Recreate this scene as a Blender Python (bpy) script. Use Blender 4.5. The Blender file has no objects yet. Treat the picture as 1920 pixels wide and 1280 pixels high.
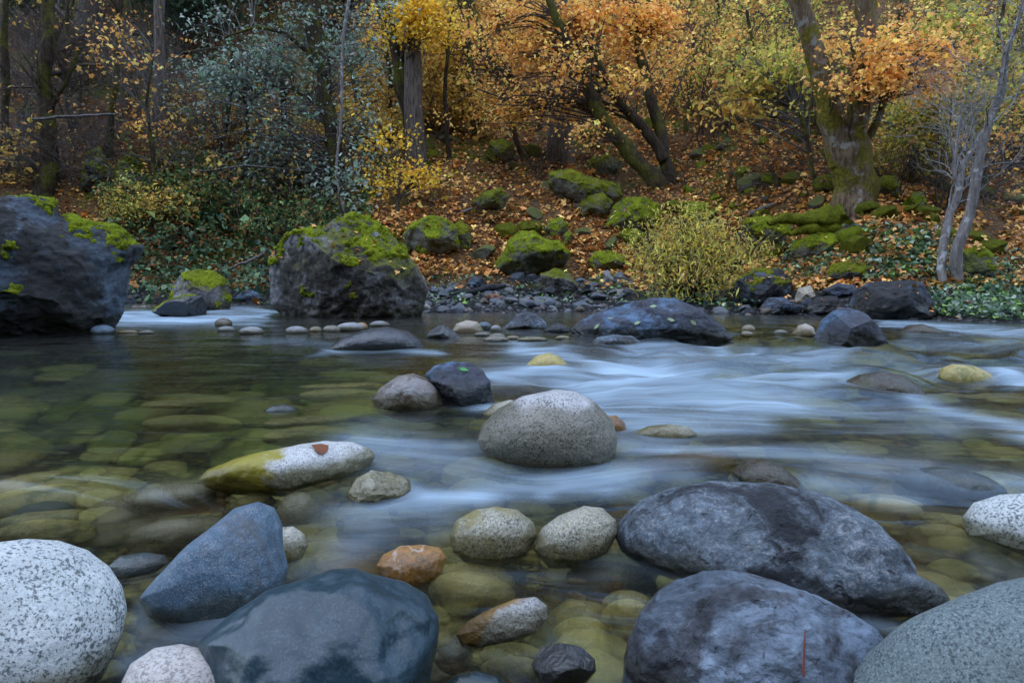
import bpy, math, random
import numpy as np
from math import radians as R

# ------------------------------------------------------------------ camera, sky, sun, exposure
S = bpy.context.scene
COL = S.collection
CAM_H = 0.5
FPX = 1280.0                       # focal length in pixels of the 1920-wide photograph
PITCH = math.atan(130 / FPX)
cd = bpy.data.cameras.new('camera'); cam = bpy.data.objects.new('camera', cd); COL.objects.link(cam)
cam.location = (0, 0, CAM_H); cam.rotation_euler = (math.pi/2 - PITCH, 0, 0)
cd.sensor_width = 36; cd.lens = 24; cd.clip_start = 0.02; cd.clip_end = 500
S.camera = cam
w = bpy.data.worlds.new('World'); S.world = w; w.use_nodes = True
wn = w.node_tree; bg = wn.nodes['Background']
sky = wn.nodes.new('ShaderNodeTexSky'); sky.sky_type = 'NISHITA'; sky.sun_disc = False
SUN_EL, SUN_ROT = R(50), R(200)
sky.sun_elevation = SUN_EL; sky.sun_rotation = SUN_ROT
sky.air_density = 1.0; sky.dust_density = 0.1; sky.ozone_density = 0.35
wn.links.new(sky.outputs[0], bg.inputs[0]); bg.inputs[1].default_value = 0.15
sl = bpy.data.lights.new('sun', 'SUN'); sl.energy = 0.9; sl.angle = R(150); sl.color = (1.0, 0.97, 0.92)
so = bpy.data.objects.new('sun', sl); COL.objects.link(so)
so.rotation_euler = (R(90) - SUN_EL, 0, R(180) - SUN_ROT)
S.view_settings.view_transform = 'Standard'; S.view_settings.look = 'None'
S.view_settings.exposure = 1.95; S.view_settings.gamma = 1
S.cycles.max_bounces = 6; S.cycles.diffuse_bounces = 3; S.cycles.glossy_bounces = 2
S.cycles.transparent_max_bounces = 10; S.cycles.transmission_bounces = 3; S.cycles.volume_bounces = 0
S.cycles.caustics_reflective = False; S.cycles.caustics_refractive = True
S.cycles.use_denoising = True; S.cycles.sample_clamp_indirect = 6

RNG = np.random.default_rng(7)
CAM = np.array([0, 0, CAM_H]); cp, sp = math.cos(PITCH), math.sin(PITCH)

def pdir(px, py):
    px = np.asarray(px, float); py = np.asarray(py, float)
    xr = (px - 960) / FPX; yu = (640 - py) / FPX
    return np.stack([xr, cp + yu*sp, -sp + yu*cp], -1)
def proj(P):
    d = np.asarray(P) - CAM
    f = d[..., 1]*cp - d[..., 2]*sp; u = d[..., 1]*sp + d[..., 2]*cp
    f = np.where(np.abs(f) < 1e-4, 1e-4, f)
    return 960 + FPX*d[..., 0]/f, 640 - FPX*u/f
def sstep(a, b, x):
    t = np.clip((x - a)/(b - a), 0, 1); return t*t*(3 - 2*t)
def norm(v): return v/np.maximum(np.linalg.norm(v, axis=-1, keepdims=True), 1e-9)

# ------------------------------------------------------------------ noise
def _hash(ix, iy, iz, seed):
    h = (ix*374761393 + iy*668265263 + iz*2147483647 + seed*1274126177) & 0xffffffff
    h = ((h ^ (h >> 13))*1274126177) & 0xffffffff
    h = ((h ^ (h >> 15))*2246822519) & 0xffffffff
    return h ^ (h >> 16)
_GR = norm(np.array([[1,1,0],[-1,1,0],[1,-1,0],[-1,-1,0],[1,0,1],[-1,0,1],[1,0,-1],[-1,0,-1],[0,1,1],[0,-1,1],[0,1,-1],[0,-1,-1],[1,1,1],[-1,-1,1],[1,-1,-1],[-1,1,-1]], float))
def pnoise(p, seed=0):
    p = np.asarray(p, float); i = np.floor(p).astype(np.int64); f = p - i
    u = f*f*f*(f*(f*6 - 15) + 10); r = 0
    for dx in (0, 1):
        for dy in (0, 1):
            for dz in (0, 1):
                g = _GR[_hash(i[..., 0]+dx, i[..., 1]+dy, i[..., 2]+dz, seed) & 15]
                d = g[..., 0]*(f[..., 0]-dx) + g[..., 1]*(f[..., 1]-dy) + g[..., 2]*(f[..., 2]-dz)
                r = r + d*(u[..., 0] if dx else 1-u[..., 0])*(u[..., 1] if dy else 1-u[..., 1])*(u[..., 2] if dz else 1-u[..., 2])
    return r*1.5
def fbm(p, octv=4, seed=0, gain=0.5, lac=2.03):
    a = 1; r = 0; p = np.asarray(p, float)
    for k in range(octv):
        r = r + a*pnoise(p, seed + k*17); p = p*lac + 3.7; a *= gain
    return r
def ridge(p, octv=4, seed=0):
    a = 1; r = 0; p = np.asarray(p, float)
    for k in range(octv):
        n = 1 - np.abs(pnoise(p, seed + k*13))*2; r = r + a*n; p = p*2.1 + 5.1; a *= 0.5
    return r
def p3(x, y, z=0): x, y = np.broadcast_arrays(x, y); return np.stack([x, y, np.zeros_like(x, dtype=float)+z], -1)

# ------------------------------------------------------------------ ground and water heights
def water_z(x, y):
    return 0.03*sstep(1.38, 1.62, y) + 0.03*sstep(2.1, 4.2, y) + 0.05*sstep(6.2, 7.6, y)*sstep(-1.2, -2.2, x)
def bank_y(x):
    return 7.15 + 0.25*np.sin(x*0.9 + 1) - 1.0*sstep(2.9, 4.3, x)*(1 - 0.3*np.sin(x)) + 0.75*sstep(-1.8, -2.4, x)*sstep(-6, -4, x)
def ground_z(x, y):
    x, y = np.broadcast_arrays(np.asarray(x, float), np.asarray(y, float))
    s = y - bank_y(x)
    st = 1 + 0.75*sstep(-2.0, -5.5, x)
    sb = np.maximum(s, 0)
    z = 0.03 + 0.13*sb + 0.42*sstep(0, 2.4, sb-1.1)*1.6*sb/(sb+1.0)
    z = z + 0.40*np.maximum(sb - 2.2, 0)*st + 0.22*np.maximum(sb - 9, 0) - 0.25*np.maximum(sb - 45, 0)
    z = z + sstep(1.0, 3, sb)*0.28*fbm(p3(x*0.45, y*0.45), 4, 3) + sstep(0, 1, sb)*0.05*fbm(p3(x*2.2, y*2.2), 3, 5)
    z = z + sstep(4, 10, sb)*0.7*fbm(p3(x*0.16, y*0.16), 3, 9)
    z = z + 0.42*np.exp(-((x-4.55)/1.5)**2 - ((y-7.9)/0.75)**2)                    # ivy mound on the right
    bed = -0.13 - 0.10*sstep(1.7, 2.6, y)*sstep(0.2, -0.9, x) - 0.06*sstep(2.2, 3.5, y) - 0.05*sstep(4, 6, y)
    bed = bed + 0.05*sstep(0.6, 0.0, y) + 0.03*fbm(p3(x*1.6, y*1.6), 3, 21)
    z = np.where(s > 0, z, bed + (0.03 - bed)*sstep(-0.9, 0, s))
    zb = 0.35*np.maximum(-1.2 - y, 0) + 0.6*np.maximum(-5 - y, 0)                    # unseen near bank behind the camera, raised steeply to block the low sky
    return z + zb
GXS = np.concatenate([np.linspace(-95, -16, 24), np.linspace(-15.5, 15.5, 300), np.linspace(16, 95, 24)])
GYS = np.concatenate([np.linspace(-45, -2, 24), np.linspace(-1.8, 6.4, 110), np.linspace(6.45, 14, 130), np.linspace(14.1, 34, 110), np.linspace(35, 130, 30)])
GZ = ground_z(*np.meshgrid(GXS, GYS))
def gz(x, y):
    """height of the ground sheet itself, read off its grid"""
    x = np.clip(x, -94.9, 94.9); y = np.clip(y, -44.9, 129.9)
    i = np.searchsorted(GXS, x) - 1; j = np.searchsorted(GYS, y) - 1
    u = (x - GXS[i])/(GXS[i+1] - GXS[i]); v = (y - GYS[j])/(GYS[j+1] - GYS[j])
    return (GZ[j, i]*(1-u) + GZ[j, i+1]*u)*(1-v) + (GZ[j+1, i]*(1-u) + GZ[j+1, i+1]*u)*v
def hit(px, py, tmin=3.0, tmax=90.0, n=500):
    """points where the rays through photo pixels meet the ground"""
    d = pdir(px, py); shp = d.shape[:-1]; d = d.reshape(-1, 3); t = np.geomspace(tmin, tmax, n); out = []
    for k in range(0, len(d), 4000):
        e = d[k:k+4000]; P = CAM + e[:, None]*t[None, :, None]
        h = P[..., 2] < gz(P[..., 0], P[..., 1]); h[:, -1] = True
        out.append(P[np.arange(len(e)), h.argmax(1)])
    return np.concatenate(out).reshape(shp + (3,))
def on_plane_y(px, py, y):
    d = pdir(px, py); return CAM + d*((y)/d[..., 1])[..., None] if np.ndim(px) else CAM + d*(y/d[1])

# ------------------------------------------------------------------ mesh helpers
def build(name, V, tris=None, quads=None, mat=None, parent=None, smooth=True, col=None, attrs=None, loc=None):
    me = bpy.data.meshes.new(name); V = np.asarray(V, np.float32)
    if loc is not None: V = V - np.asarray(loc, np.float32)
    tris = np.zeros((0, 3), np.int32) if tris is None else np.asarray(tris, np.int32)
    quads = np.zeros((0, 4), np.int32) if quads is None else np.asarray(quads, np.int32)
    me.vertices.add(len(V)); me.vertices.foreach_set('co', V.ravel())
    li = np.concatenate([tris.ravel(), quads.ravel()]); nt, nq = len(tris), len(quads)
    me.loops.add(len(li)); me.loops.foreach_set('vertex_index', li)
    me.polygons.add(nt + nq)
    me.polygons.foreach_set('loop_start', np.concatenate([np.arange(nt)*3, nt*3 + np.arange(nq)*4]).astype(np.int32))
    me.polygons.foreach_set('use_smooth', np.full(nt + nq, smooth))
    if col is not None:
        a = me.color_attributes.new('Col', 'FLOAT_COLOR', 'POINT')
        c = np.ones((len(V), 4), np.float32); c[:, :3] = col; a.data.foreach_set('color', c.ravel())
    for k, v in (attrs or {}).items():
        v = np.asarray(v, np.float32)
        if v.ndim == 1: me.attributes.new(k, 'FLOAT', 'POINT').data.foreach_set('value', v)
        else: me.attributes.new(k, 'FLOAT_VECTOR', 'POINT').data.foreach_set('vector', v.ravel())
    me.update(calc_edges=True)
    if mat is not None: me.materials.append(mat)
    o = bpy.data.objects.new(name, me); COL.objects.link(o)
    if loc is not None: o.location = loc
    if parent is not None:
        o.parent = parent
        if loc is not None: o.location = np.asarray(loc) - np.array(parent.location)
    return o
def tag(o, label=None, cat=None, group=None, kind=None):
    if label: o['label'] = label
    if cat: o['category'] = cat
    if group: o['group'] = group
    if kind: o['kind'] = kind
    return o
def empty(name, loc):
    o = bpy.data.objects.new(name, None); COL.objects.link(o); o.location = loc; o.empty_display_size = .1; return o

_ico = {}
def ico(level):
    if level in _ico: return _ico[level]
    t = (1 + 5**.5)/2
    V = [(-1,t,0),(1,t,0),(-1,-t,0),(1,-t,0),(0,-1,t),(0,1,t),(0,-1,-t),(0,1,-t),(t,0,-1),(t,0,1),(-t,0,-1),(-t,0,1)]
    F = np.array([(0,11,5),(0,5,1),(0,1,7),(0,7,10),(0,10,11),(1,5,9),(5,11,4),(11,10,2),(10,7,6),(7,1,8),(3,9,4),(3,4,2),(3,2,6),(3,6,8),(3,8,9),(4,9,5),(2,4,11),(6,2,10),(8,6,7),(9,8,1)])
    V = norm(np.array(V, float))
    for _ in range(level):
        E = np.sort(np.concatenate([F[:, [0,1]], F[:, [1,2]], F[:, [2,0]]]), 1)
        U, inv = np.unique(E, axis=0, return_inverse=True); inv = inv.ravel()
        M = norm(V[U[:, 0]] + V[U[:, 1]]); n = len(V); k = len(F)
        a, b, c = inv[:k] + n, inv[k:2*k] + n, inv[2*k:] + n
        V = np.concatenate([V, M])
        F = np.concatenate([np.stack([F[:,0],a,c],1), np.stack([F[:,1],b,a],1), np.stack([F[:,2],c,b],1), np.stack([a,b,c],1)])
    _ico[level] = (V, F); return _ico[level]
def vnormals(V, F):
    n = np.cross(V[F[:,1]]-V[F[:,0]], V[F[:,2]]-V[F[:,0]]); N = np.zeros_like(V)
    for k in range(3): np.add.at(N, F[:, k], n)
    return norm(N)

def tubes(P, rad, sides=4):
    """P (M,K,3) polylines, rad (M,K) -> verts, quads of M open tubes"""
    P = np.asarray(P, float); rad = np.asarray(rad, float); M, K, _ = P.shape
    tan = np.gradient(P, axis=1); tan = norm(tan)
    ref = np.where(np.abs(tan[:, :1, 2:3]) > 0.9, np.array([1., 0, 0]), np.array([0, 0, 1.]))
    a = norm(np.cross(tan, np.broadcast_to(ref, tan.shape))); b = np.cross(tan, a)
    th = np.arange(sides)*2*math.pi/sides
    ring = a[:, :, None]*np.cos(th)[:, None] + b[:, :, None]*np.sin(th)[:, None]
    V = P[:, :, None] + ring*rad[:, :, None, None]
    idx = np.arange(M*K*sides).reshape(M, K, sides); nx = np.roll(idx, -1, 2)
    Q = np.stack([idx[:, :-1], nx[:, :-1], nx[:, 1:], idx[:, 1:]], -1).reshape(-1, 4)
    return V.reshape(-1, 3), Q
class Acc:
    def __init__(s): s.V = []; s.T = []; s.Q = []; s.C = []; s.n = 0
    def add(s, V, T=None, Q=None, C=None):
        if T is not None: s.T.append(np.asarray(T) + s.n)
        if Q is not None: s.Q.append(np.asarray(Q) + s.n)
        s.V.append(V); s.n += len(V)
        if C is not None: s.C.append(C)
    def tubes(s, P, rad, sides=4):
        if len(P): V, Q = tubes(P, rad, sides); s.add(V, Q=Q)
    def build(s, name, mat, parent=None, loc=None, smooth=True):
        cat = lambda L: np.concatenate(L) if L else None
        return build(name, cat(s.V), cat(s.T), cat(s.Q), mat, parent, smooth, cat(s.C), None, loc)

# ------------------------------------------------------------------ materials
class G:
    def __init__(s, name):
        s.m = bpy.data.materials.new(name); s.m.use_nodes = True; s.nt = s.m.node_tree; s.nt.nodes.clear()
        s.out = s.nt.nodes.new('ShaderNodeOutputMaterial')
    def n(s, typ, ins=None, **props):
        nd = s.nt.nodes.new('ShaderNode' + typ)
        for k, v in props.items(): setattr(nd, k, v)
        for k, v in (ins or {}).items(): s.set(nd, k, v)
        return nd
    def set(s, nd, k, v):
        i = nd.inputs[k]
        if hasattr(v, 'is_output') or isinstance(v, bpy.types.NodeSocket): s.nt.links.new(v, i)
        elif isinstance(v, bpy.types.Node): s.nt.links.new(v.outputs[0], i)
        elif isinstance(v, (tuple, list)) and len(v) == 3 and i.type == 'RGBA': i.default_value = (*v, 1)
        else: i.default_value = v
    def mix(s, f, a, b, blend='MIX'):
        nd = s.n('Mix', data_type='RGBA', blend_type=blend); s.set(nd, 0, f); s.set(nd, 6, a); s.set(nd, 7, b); return nd.outputs[2]
    def math(s, op, a, b=0.0, c=None, clamp=False):
        nd = s.n('Math', operation=op, use_clamp=clamp); s.set(nd, 0, a); s.set(nd, 1, b)
        if c is not None: s.set(nd, 2, c)
        return nd.outputs[0]
    def noise(s, vec, scale, detail=3, rough=.55, dist=0.0, out=0):
        return s.n('TexNoise', {'Vector': vec, 'Scale': scale, 'Detail': detail, 'Roughness': rough, 'Distortion': dist}).outputs[out]
    def ramp(s, f, lo, hi, a=0.0, b=1.0):
        nd = s.n('MapRange', {0: f, 1: lo, 2: hi, 3: a, 4: b}, interpolation_type='SMOOTHSTEP'); return nd.outputs[0]
    def coord(s, stretch=None, rnd=True):
        tc = s.n('TexCoord').outputs['Object']
        if rnd:
            oi = s.n('ObjectInfo').outputs['Random']
            off = s.n('VectorMath', operation='ADD'); s.set(off, 0, tc)
            cmb = s.n('CombineXYZ'); k = s.math('MULTIPLY', oi, 37.0)
            for i in range(3): s.set(cmb, i, k)
            s.set(off, 1, cmb.outputs[0]); tc = off.outputs[0]
        if stretch:
            mp = s.n('Mapping', {'Vector': tc}); mp.inputs['Scale'].default_value = stretch; tc = mp.outputs[0]
        return tc
    def world(s): return s.n('NewGeometry').outputs['Position']
    def bump(s, h, strength, dist, prev=None):
        nd = s.n('Bump', {'Strength': strength, 'Distance': dist, 'Height': h})
        if prev is not None: s.set(nd, 'Normal', prev)
        return nd.outputs[0]
    def done(s, col, rough, nrm=None, spec=0.5, coat=0.0):
        b = s.n('BsdfPrincipled', {'Base Color': col, 'Roughness': rough, 'Specular IOR Level': spec})
        if coat: b.inputs['Coat Weight'].default_value = coat; b.inputs['Coat Roughness'].default_value = .3
        if nrm is not None: s.set(b, 'Normal', nrm); s.set(b, 'Coat Normal', nrm)
        s.nt.links.new(b.outputs[0], s.out.inputs[0]); return s.m

def rock_mat(name, c1, c2, speck=None, speck_scale=110, speck2=None, large=2.5, rough=.6, bump=.5, fine=60, stain=None, stain_amt=.5,
             wet=True, wet_z=.035, wet_col=(.07, .065, .03), coat=0.0, vein=None, grain=.35, strata=None, algae=.0, marble=0, pits=0, stain_x=None, film=0):
    g = G(name); co = g.coord()
    n1 = g.noise(co, large, 6, .62, .4)
    col = g.mix(g.ramp(n1, .35, .65), c1, c2)
    nf = g.noise(co, fine, 4, .7)
    col = g.mix(g.math('MULTIPLY', g.ramp(nf, .3, .7), grain), col, g.mix(1.0, col, (.35, .35, .36), 'MULTIPLY'))
    if strata:
        st = g.noise(g.coord(strata), 3.0, 5, .65, .6)
        col = g.mix(g.math('MULTIPLY', g.ramp(st, .45, .7), .45), col, g.mix(1.0, col, (2.1, 2.1, 2.2), 'MULTIPLY'))
        nf = g.math('ADD', g.math('MULTIPLY', st, 1.6), nf)
    if speck:
        k = speck_scale*2.9
        ga = g.noise(co, k, 4, .7, .15); gc = g.noise(g.coord((1.07, .93, 1.03)), k*1.5, 4, .7)
        if speck2: col = g.mix(g.math('MULTIPLY', g.ramp(gc, .50, .60), .85), col, speck2)
        big = g.math('MULTIPLY', g.math('SUBTRACT', g.noise(co, k*.1, 3, .6), .5), .26)
        col = g.mix(g.math('MULTIPLY', g.ramp(g.math('ADD', ga, big), .505, .60), .9), col, speck)
    if stain:
        ns = g.noise(co, large*1.3, 7, .65, .8)
        fs = g.ramp(g.math('ADD', ns, g.math('MULTIPLY', nf, .12)), .72-stain_amt*.3, .82-stain_amt*.3)
        if stain_x is not None:
            ox = g.n('SeparateXYZ', {0: g.coord(rnd=False)}).outputs[0]
            fs = g.ramp(g.math('ADD', ox, g.math('MULTIPLY', g.math('SUBTRACT', ns, .5), .75)), stain_x+.03, stain_x-.03)
        col = g.mix(fs, col, stain)
    if vein:
        nv = g.noise(co, large*.9, 5, .6, 1.2)
        col = g.mix(g.math('MULTIPLY', g.ramp(g.math('ABSOLUTE', g.math('SUBTRACT', nv, .5)), .03, .0), .7), col, vein)
    if marble:
        mb = g.noise(g.coord(strata) if strata else co, marble, 10, .68, 1.1)
        col = g.mix(g.ramp(mb, .40, .62), g.mix(1.0, col, (.60,.60,.62), 'MULTIPLY'), g.mix(1.0, col, (1.28,1.28,1.3), 'MULTIPLY'))
        nf = g.math('ADD', nf, g.math('MULTIPLY', mb, .8))
    if film:
        nz = g.n('SeparateXYZ', {0: g.n('NewGeometry').outputs['Normal']}).outputs[2]
        ff = g.math('ADD', g.math('MULTIPLY', nz, .35), g.math('ADD', g.noise(g.world(), 2.2, 7, .68), g.math('MULTIPLY', g.noise(g.world(), 17, 4, .7), .35)))
        col = g.mix(g.ramp(ff, .80-film*.25, 1.02-film*.25), col, g.mix(g.noise(g.world(), 30, 3), (.05,.055,.012), (.14,.15,.02)))
    rgh = g.math('ADD', rough, g.math('MULTIPLY', g.math('SUBTRACT', nf, .5), .4), clamp=True)
    if wet:
        pw = g.n('SeparateXYZ', {0: g.world()}); wl = g.math('ADD', g.ramp(pw.outputs[1], 1.38, 1.62, 0, .03), g.ramp(pw.outputs[1], 2.1, 4.2, 0, .03))
        z = g.math('SUBTRACT', pw.outputs[2], wl)
        zz = g.math('ADD', z, g.math('MULTIPLY', g.math('SUBTRACT', g.noise(co, 9, 4), .5), -.09))
        wet_z = max(wet_z - .03, .016); wf = g.ramp(zz, wet_z+.028, wet_z)
        dark = g.mix(.45, g.mix(1.0, col, (.55, .52, .42), 'MULTIPLY'), g.mix(1.0, col, wet_col, 'MIX') if False else wet_col)
        col = g.mix(wf, col, g.mix(.55+algae*.4, g.mix(1.0, col, (.5, .47, .36), 'MULTIPLY'), dark))
        rgh = g.mix(wf, rgh, (.22, .22, .22))
    nb = g.noise(co, large*5, 8, .66, .3)
    if pits:
        pv = g.ramp(g.noise(co, pits, 3, .6, .6), .30, .37); col = g.mix(pv, g.mix(1.0, col, (.4,.4,.4), 'MULTIPLY'), col); nb = g.math('ADD', nb, g.math('MULTIPLY', pv, .3))
    nr = g.bump(nb, bump, .03)
    nr = g.bump(nf, bump*.9, .004, nr)
    if marble: nr = g.bump(g.noise(co, 55, 6, .75, .5), .8, .008, nr)
    return g.done(col, rgh, nr, .5, coat)

MAT = {}
MAT['granite_white'] = rock_mat('white_granite', (.60,.62,.59), (.46,.48,.465), (.07,.085,.085), 70, (.33,.36,.37), rough=.75, bump=.25, fine=140, grain=.25, wet_z=-.03)
MAT['granite_far'] = rock_mat('pale_granite', (.30,.31,.31), (.20,.21,.22), (.13,.13,.13), 70, (.30,.30,.31), rough=.7, bump=.3, fine=90, wet_z=.05)
MAT['granite_mid'] = rock_mat('grey_granite', (.48,.465,.45), (.38,.38,.375), (.05,.047,.045), 75, (.52,.51,.50), rough=.62, bump=.5, fine=110, wet_z=.16, wet_col=(.05,.042,.018), stain=(.10,.07,.04), stain_amt=.25)
MAT['granite_green'] = rock_mat('green_grey_granite', (.105,.14,.14), (.135,.17,.165), (.03,.045,.05), 100, (.21,.25,.25), rough=.7, bump=.25, fine=140, wet=False)
MAT['granite_olive'] = rock_mat('algae_granite', (.36,.34,.27), (.26,.24,.15), (.05,.05,.035), 80, (.48,.46,.40), rough=.5, bump=.35, fine=110, wet_z=.05, stain=(.18,.15,.04), stain_amt=.42, wet_col=(.15,.13,.05))
MAT['granite_moss'] = rock_mat('yellow_stained_granite', (.60,.60,.58), (.55,.55,.52), (.14,.15,.14), 95, (.40,.41,.40), rough=.5, bump=.35, fine=110, stain=(.25,.21,.02), stain_amt=.5, stain_x=-.01, large=3.0, wet_z=.06, wet_col=(.15,.13,.02))
MAT['granite_pink'] = rock_mat('pinkish_granite', (.52,.48,.44), (.44,.43,.42), (.20,.18,.16), 90, (.42,.34,.27), rough=.7, bump=.3, fine=120, wet_z=-.03)
MAT['rust_granite'] = rock_mat('rust_stained_granite', (.36,.35,.33), (.26,.26,.25), (.06,.055,.05), 110, (.46,.44,.40), rough=.45, bump=.5, fine=90, stain=(.23,.12,.02), stain_amt=.62, large=6, wet_z=.02)
MAT['slate_blue'] = rock_mat('blue_grey_stone', (.036,.082,.122), (.056,.112,.165), rough=.55, bump=.4, fine=70, speck=(.19,.21,.24), speck_scale=170, wet_z=.05, wet_col=(.05,.045,.03), stain=(.06,.065,.07), stain_amt=.4)
MAT['wet_teal'] = rock_mat('wet_blue_black_stone', (.009,.028,.040), (.016,.044,.060), rough=.36, bump=.14, fine=26, grain=.2, speck=(.028,.056,.072), speck_scale=95, large=4, coat=.15, wet_z=.02, wet_col=(.02,.025,.02))
MAT['black_wet'] = rock_mat('black_wet_stone', (.012,.015,.02), (.028,.033,.042), rough=.22, bump=.5, fine=40, coat=.6, large=5, wet_col=(.015,.015,.012))
MAT['rough_grey'] = rock_mat('rough_grey_schist', (.14,.178,.205), (.09,.118,.14), marble=20, rough=.40, bump=.75, fine=60, speck=(.24,.25,.26), speck_scale=60, stain=(.022,.025,.03), stain_amt=.28, large=3, wet_z=.03, wet_col=(.03,.025,.02), strata=(1,1.3,1.8), pits=26)
MAT['lilac_grey'] = rock_mat('lilac_grey_stone', (.125,.165,.205), (.19,.235,.28), marble=11, rough=.55, bump=.8, fine=45, stain=(.07,.075,.085), stain_amt=.42, large=4.5, wet_z=.0, strata=(1,1.3,2.2), wet_col=(.04,.04,.04), pits=34)
MAT['boulder_dark'] = rock_mat('dark_blue_boulder', (.045,.062,.082), (.085,.112,.145), marble=4, rough=.45, bump=1.0, fine=24, stain=(.025,.025,.025), stain_amt=.5, large=1.6, wet_z=.14, wet_col=(.02,.02,.018), strata=(1,1,3), film=0.0)
MAT['boulder_grey'] = rock_mat('brown_grey_boulder', (.15,.145,.145), (.22,.215,.215), marble=5, rough=.65, bump=1.0, fine=22, stain=(.05,.045,.035), stain_amt=.5, large=1.8, wet_z=.14, wet_col=(.035,.03,.02), strata=(3,1,2), film=0.12)
MAT['boulder_hill'] = rock_mat('grey_brown_hill_rock', (.11,.105,.09), (.17,.165,.15), rough=.8, bump=1.0, fine=20, stain=(.05,.055,.02), stain_amt=.6, large=2, wet=False, film=0.85)
MAT['cliff_pale'] = rock_mat('pale_cliff_rock', (.16,.15,.14), (.27,.26,.25), rough=.85, bump=1.0, fine=20, stain=(.05,.045,.035), stain_amt=.5, large=2, wet=False, marble=5, strata=(3,2,.7), film=0.3)
MAT['bank_blue'] = rock_mat('wet_blue_river_rock', (.06,.11,.175), (.105,.175,.26), marble=5, rough=.24, bump=.8, fine=26, stain=(.04,.045,.06), stain_amt=.5, large=2.2, strata=(1,1,4), wet_z=.09, wet_col=(.03,.035,.04))
MAT['orange_stone'] = rock_mat('orange_stone', (.46,.24,.06), (.34,.16,.04), speck=(.12,.08,.03), speck_scale=60, rough=.4, bump=.3, vein=(.5,.42,.36), stain=(.42,.37,.35), stain_amt=.1, large=9, wet_z=.0, wet_col=(.2,.1,.03))
MAT['olive_stone'] = rock_mat('olive_algae_stone', (.42,.32,.085), (.27,.22,.06), speck=(.42,.37,.20), speck_scale=90, rough=.5, bump=.3, large=6, wet=False, stain=(.12,.13,.03), stain_amt=.35)
MAT['brown_stone'] = rock_mat('brown_topped_stone', (.25,.24,.235), (.16,.12,.08), speck=(.30,.30,.31), speck_scale=100, rough=.4, bump=.5, fine=80, stain=(.065,.04,.022), stain_amt=.55, large=4, wet_z=.07, wet_col=(.10,.08,.03))
MAT['brown_wet'] = rock_mat('wet_brown_stone', (.075,.058,.042), (.045,.036,.028), speck=(.15,.13,.11), speck_scale=60, rough=.25, bump=.4, fine=60, stain=(.07,.08,.02), stain_amt=.4, large=4, wet_z=.07, wet_col=(.05,.045,.02))
MAT['red_stone'] = rock_mat('red_brown_stone', (.20,.085,.05), (.14,.07,.05), rough=.6, bump=.4, wet=False)
MAT['tan_stone'] = rock_mat('tan_stone', (.40,.35,.27), (.30,.26,.20), speck=(.2,.17,.13), speck_scale=80, rough=.6, bump=.3, wet_z=.075, wet_col=(.16,.12,.06))
for nm, c in (('gravel_grey', (.15,.16,.17)), ('gravel_dark', (.06,.065,.075)), ('gravel_blue', (.12,.14,.17)), ('gravel_brown', (.17,.14,.11)), ('gravel_pale', (.34,.32,.29))):
    MAT[nm] = rock_mat(nm, c, tuple(v*.75 for v in c), rough=.65, bump=.5, wet=False, large=8)

def moss_mat(name, a, b, c):
    g = G(name); co = g.coord()
    n = g.noise(co, 5, 6, .65); n2 = g.noise(co, 70, 3, .7)
    col = g.mix(g.ramp(n, .35, .65), a, b); col = g.mix(g.ramp(n2, .42, .75), col, c)
    nr = g.bump(g.noise(co, 22, 5, .7), 1.0, .04); nr = g.bump(n2, 1.0, .012, nr)
    return g.done(col, .95, nr, .15)
MAT['moss'] = moss_mat('green_moss', (.08,.105,.008), (.19,.235,.010), (.33,.37,.02))
MAT['moss_dark'] = moss_mat('olive_moss', (.065,.075,.008), (.155,.165,.010), (.25,.26,.018))

def bark_mat(name, c1, c2, furrow, moss=None, moss_amt=.5, lichen=None):
    g = G(name); co = g.coord()
    n = g.noise(g.coord((furrow, furrow, 1.6)), 3.2, 7, .7, .3)
    col = g.mix(g.ramp(n, .35, .62), c1, c2)
    if lichen: col = g.mix(g.ramp(g.noise(co, 7, 5, .6), .56, .62), col, lichen)
    if moss:
        mm = g.noise(co, 2.4, 6, .65)
        col = g.mix(g.ramp(mm, .62-moss_amt*.3, .72-moss_amt*.3), col, g.mix(g.ramp(g.noise(co, 30, 3), .35, .7), moss, tuple(v*2 for v in moss)))
    return g.done(col, .9, g.bump(n, 1.0, .05), .2)
MAT['bark_maple'] = bark_mat('mossy_maple_bark', (.085,.055,.030), (.22,.155,.10), 8, (.10,.085,.012), .46, (.26,.25,.22))
MAT['bark_dark'] = bark_mat('dark_mossy_bark', (.020,.015,.009), (.06,.043,.026), 9, (.06,.058,.009), .5)
MAT['bark_conifer'] = bark_mat('furrowed_conifer_bark', (.06,.048,.040), (.21,.175,.15), 13)
MAT['bark_pale'] = bark_mat('pale_grey_bark', (.15,.13,.12), (.27,.25,.235), 10, None, 0, (.42,.42,.42))
MAT['twig_grey'] = bark_mat('grey_twig_bark', (.085,.075,.068), (.20,.185,.175), 10)
MAT['twig_brown'] = bark_mat('brown_twig_bark', (.05,.036,.026), (.12,.095,.075), 10)
MAT['twig_pale'] = bark_mat('pale_twig_bark', (.22,.215,.21), (.43,.43,.43), 10)
MAT['dead_wood'] = bark_mat('weathered_wood', (.10,.085,.075), (.22,.19,.17), 12)
MAT['wet_log'] = bark_mat('wet_black_wood', (.018,.019,.022), (.05,.053,.06), 10)

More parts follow.
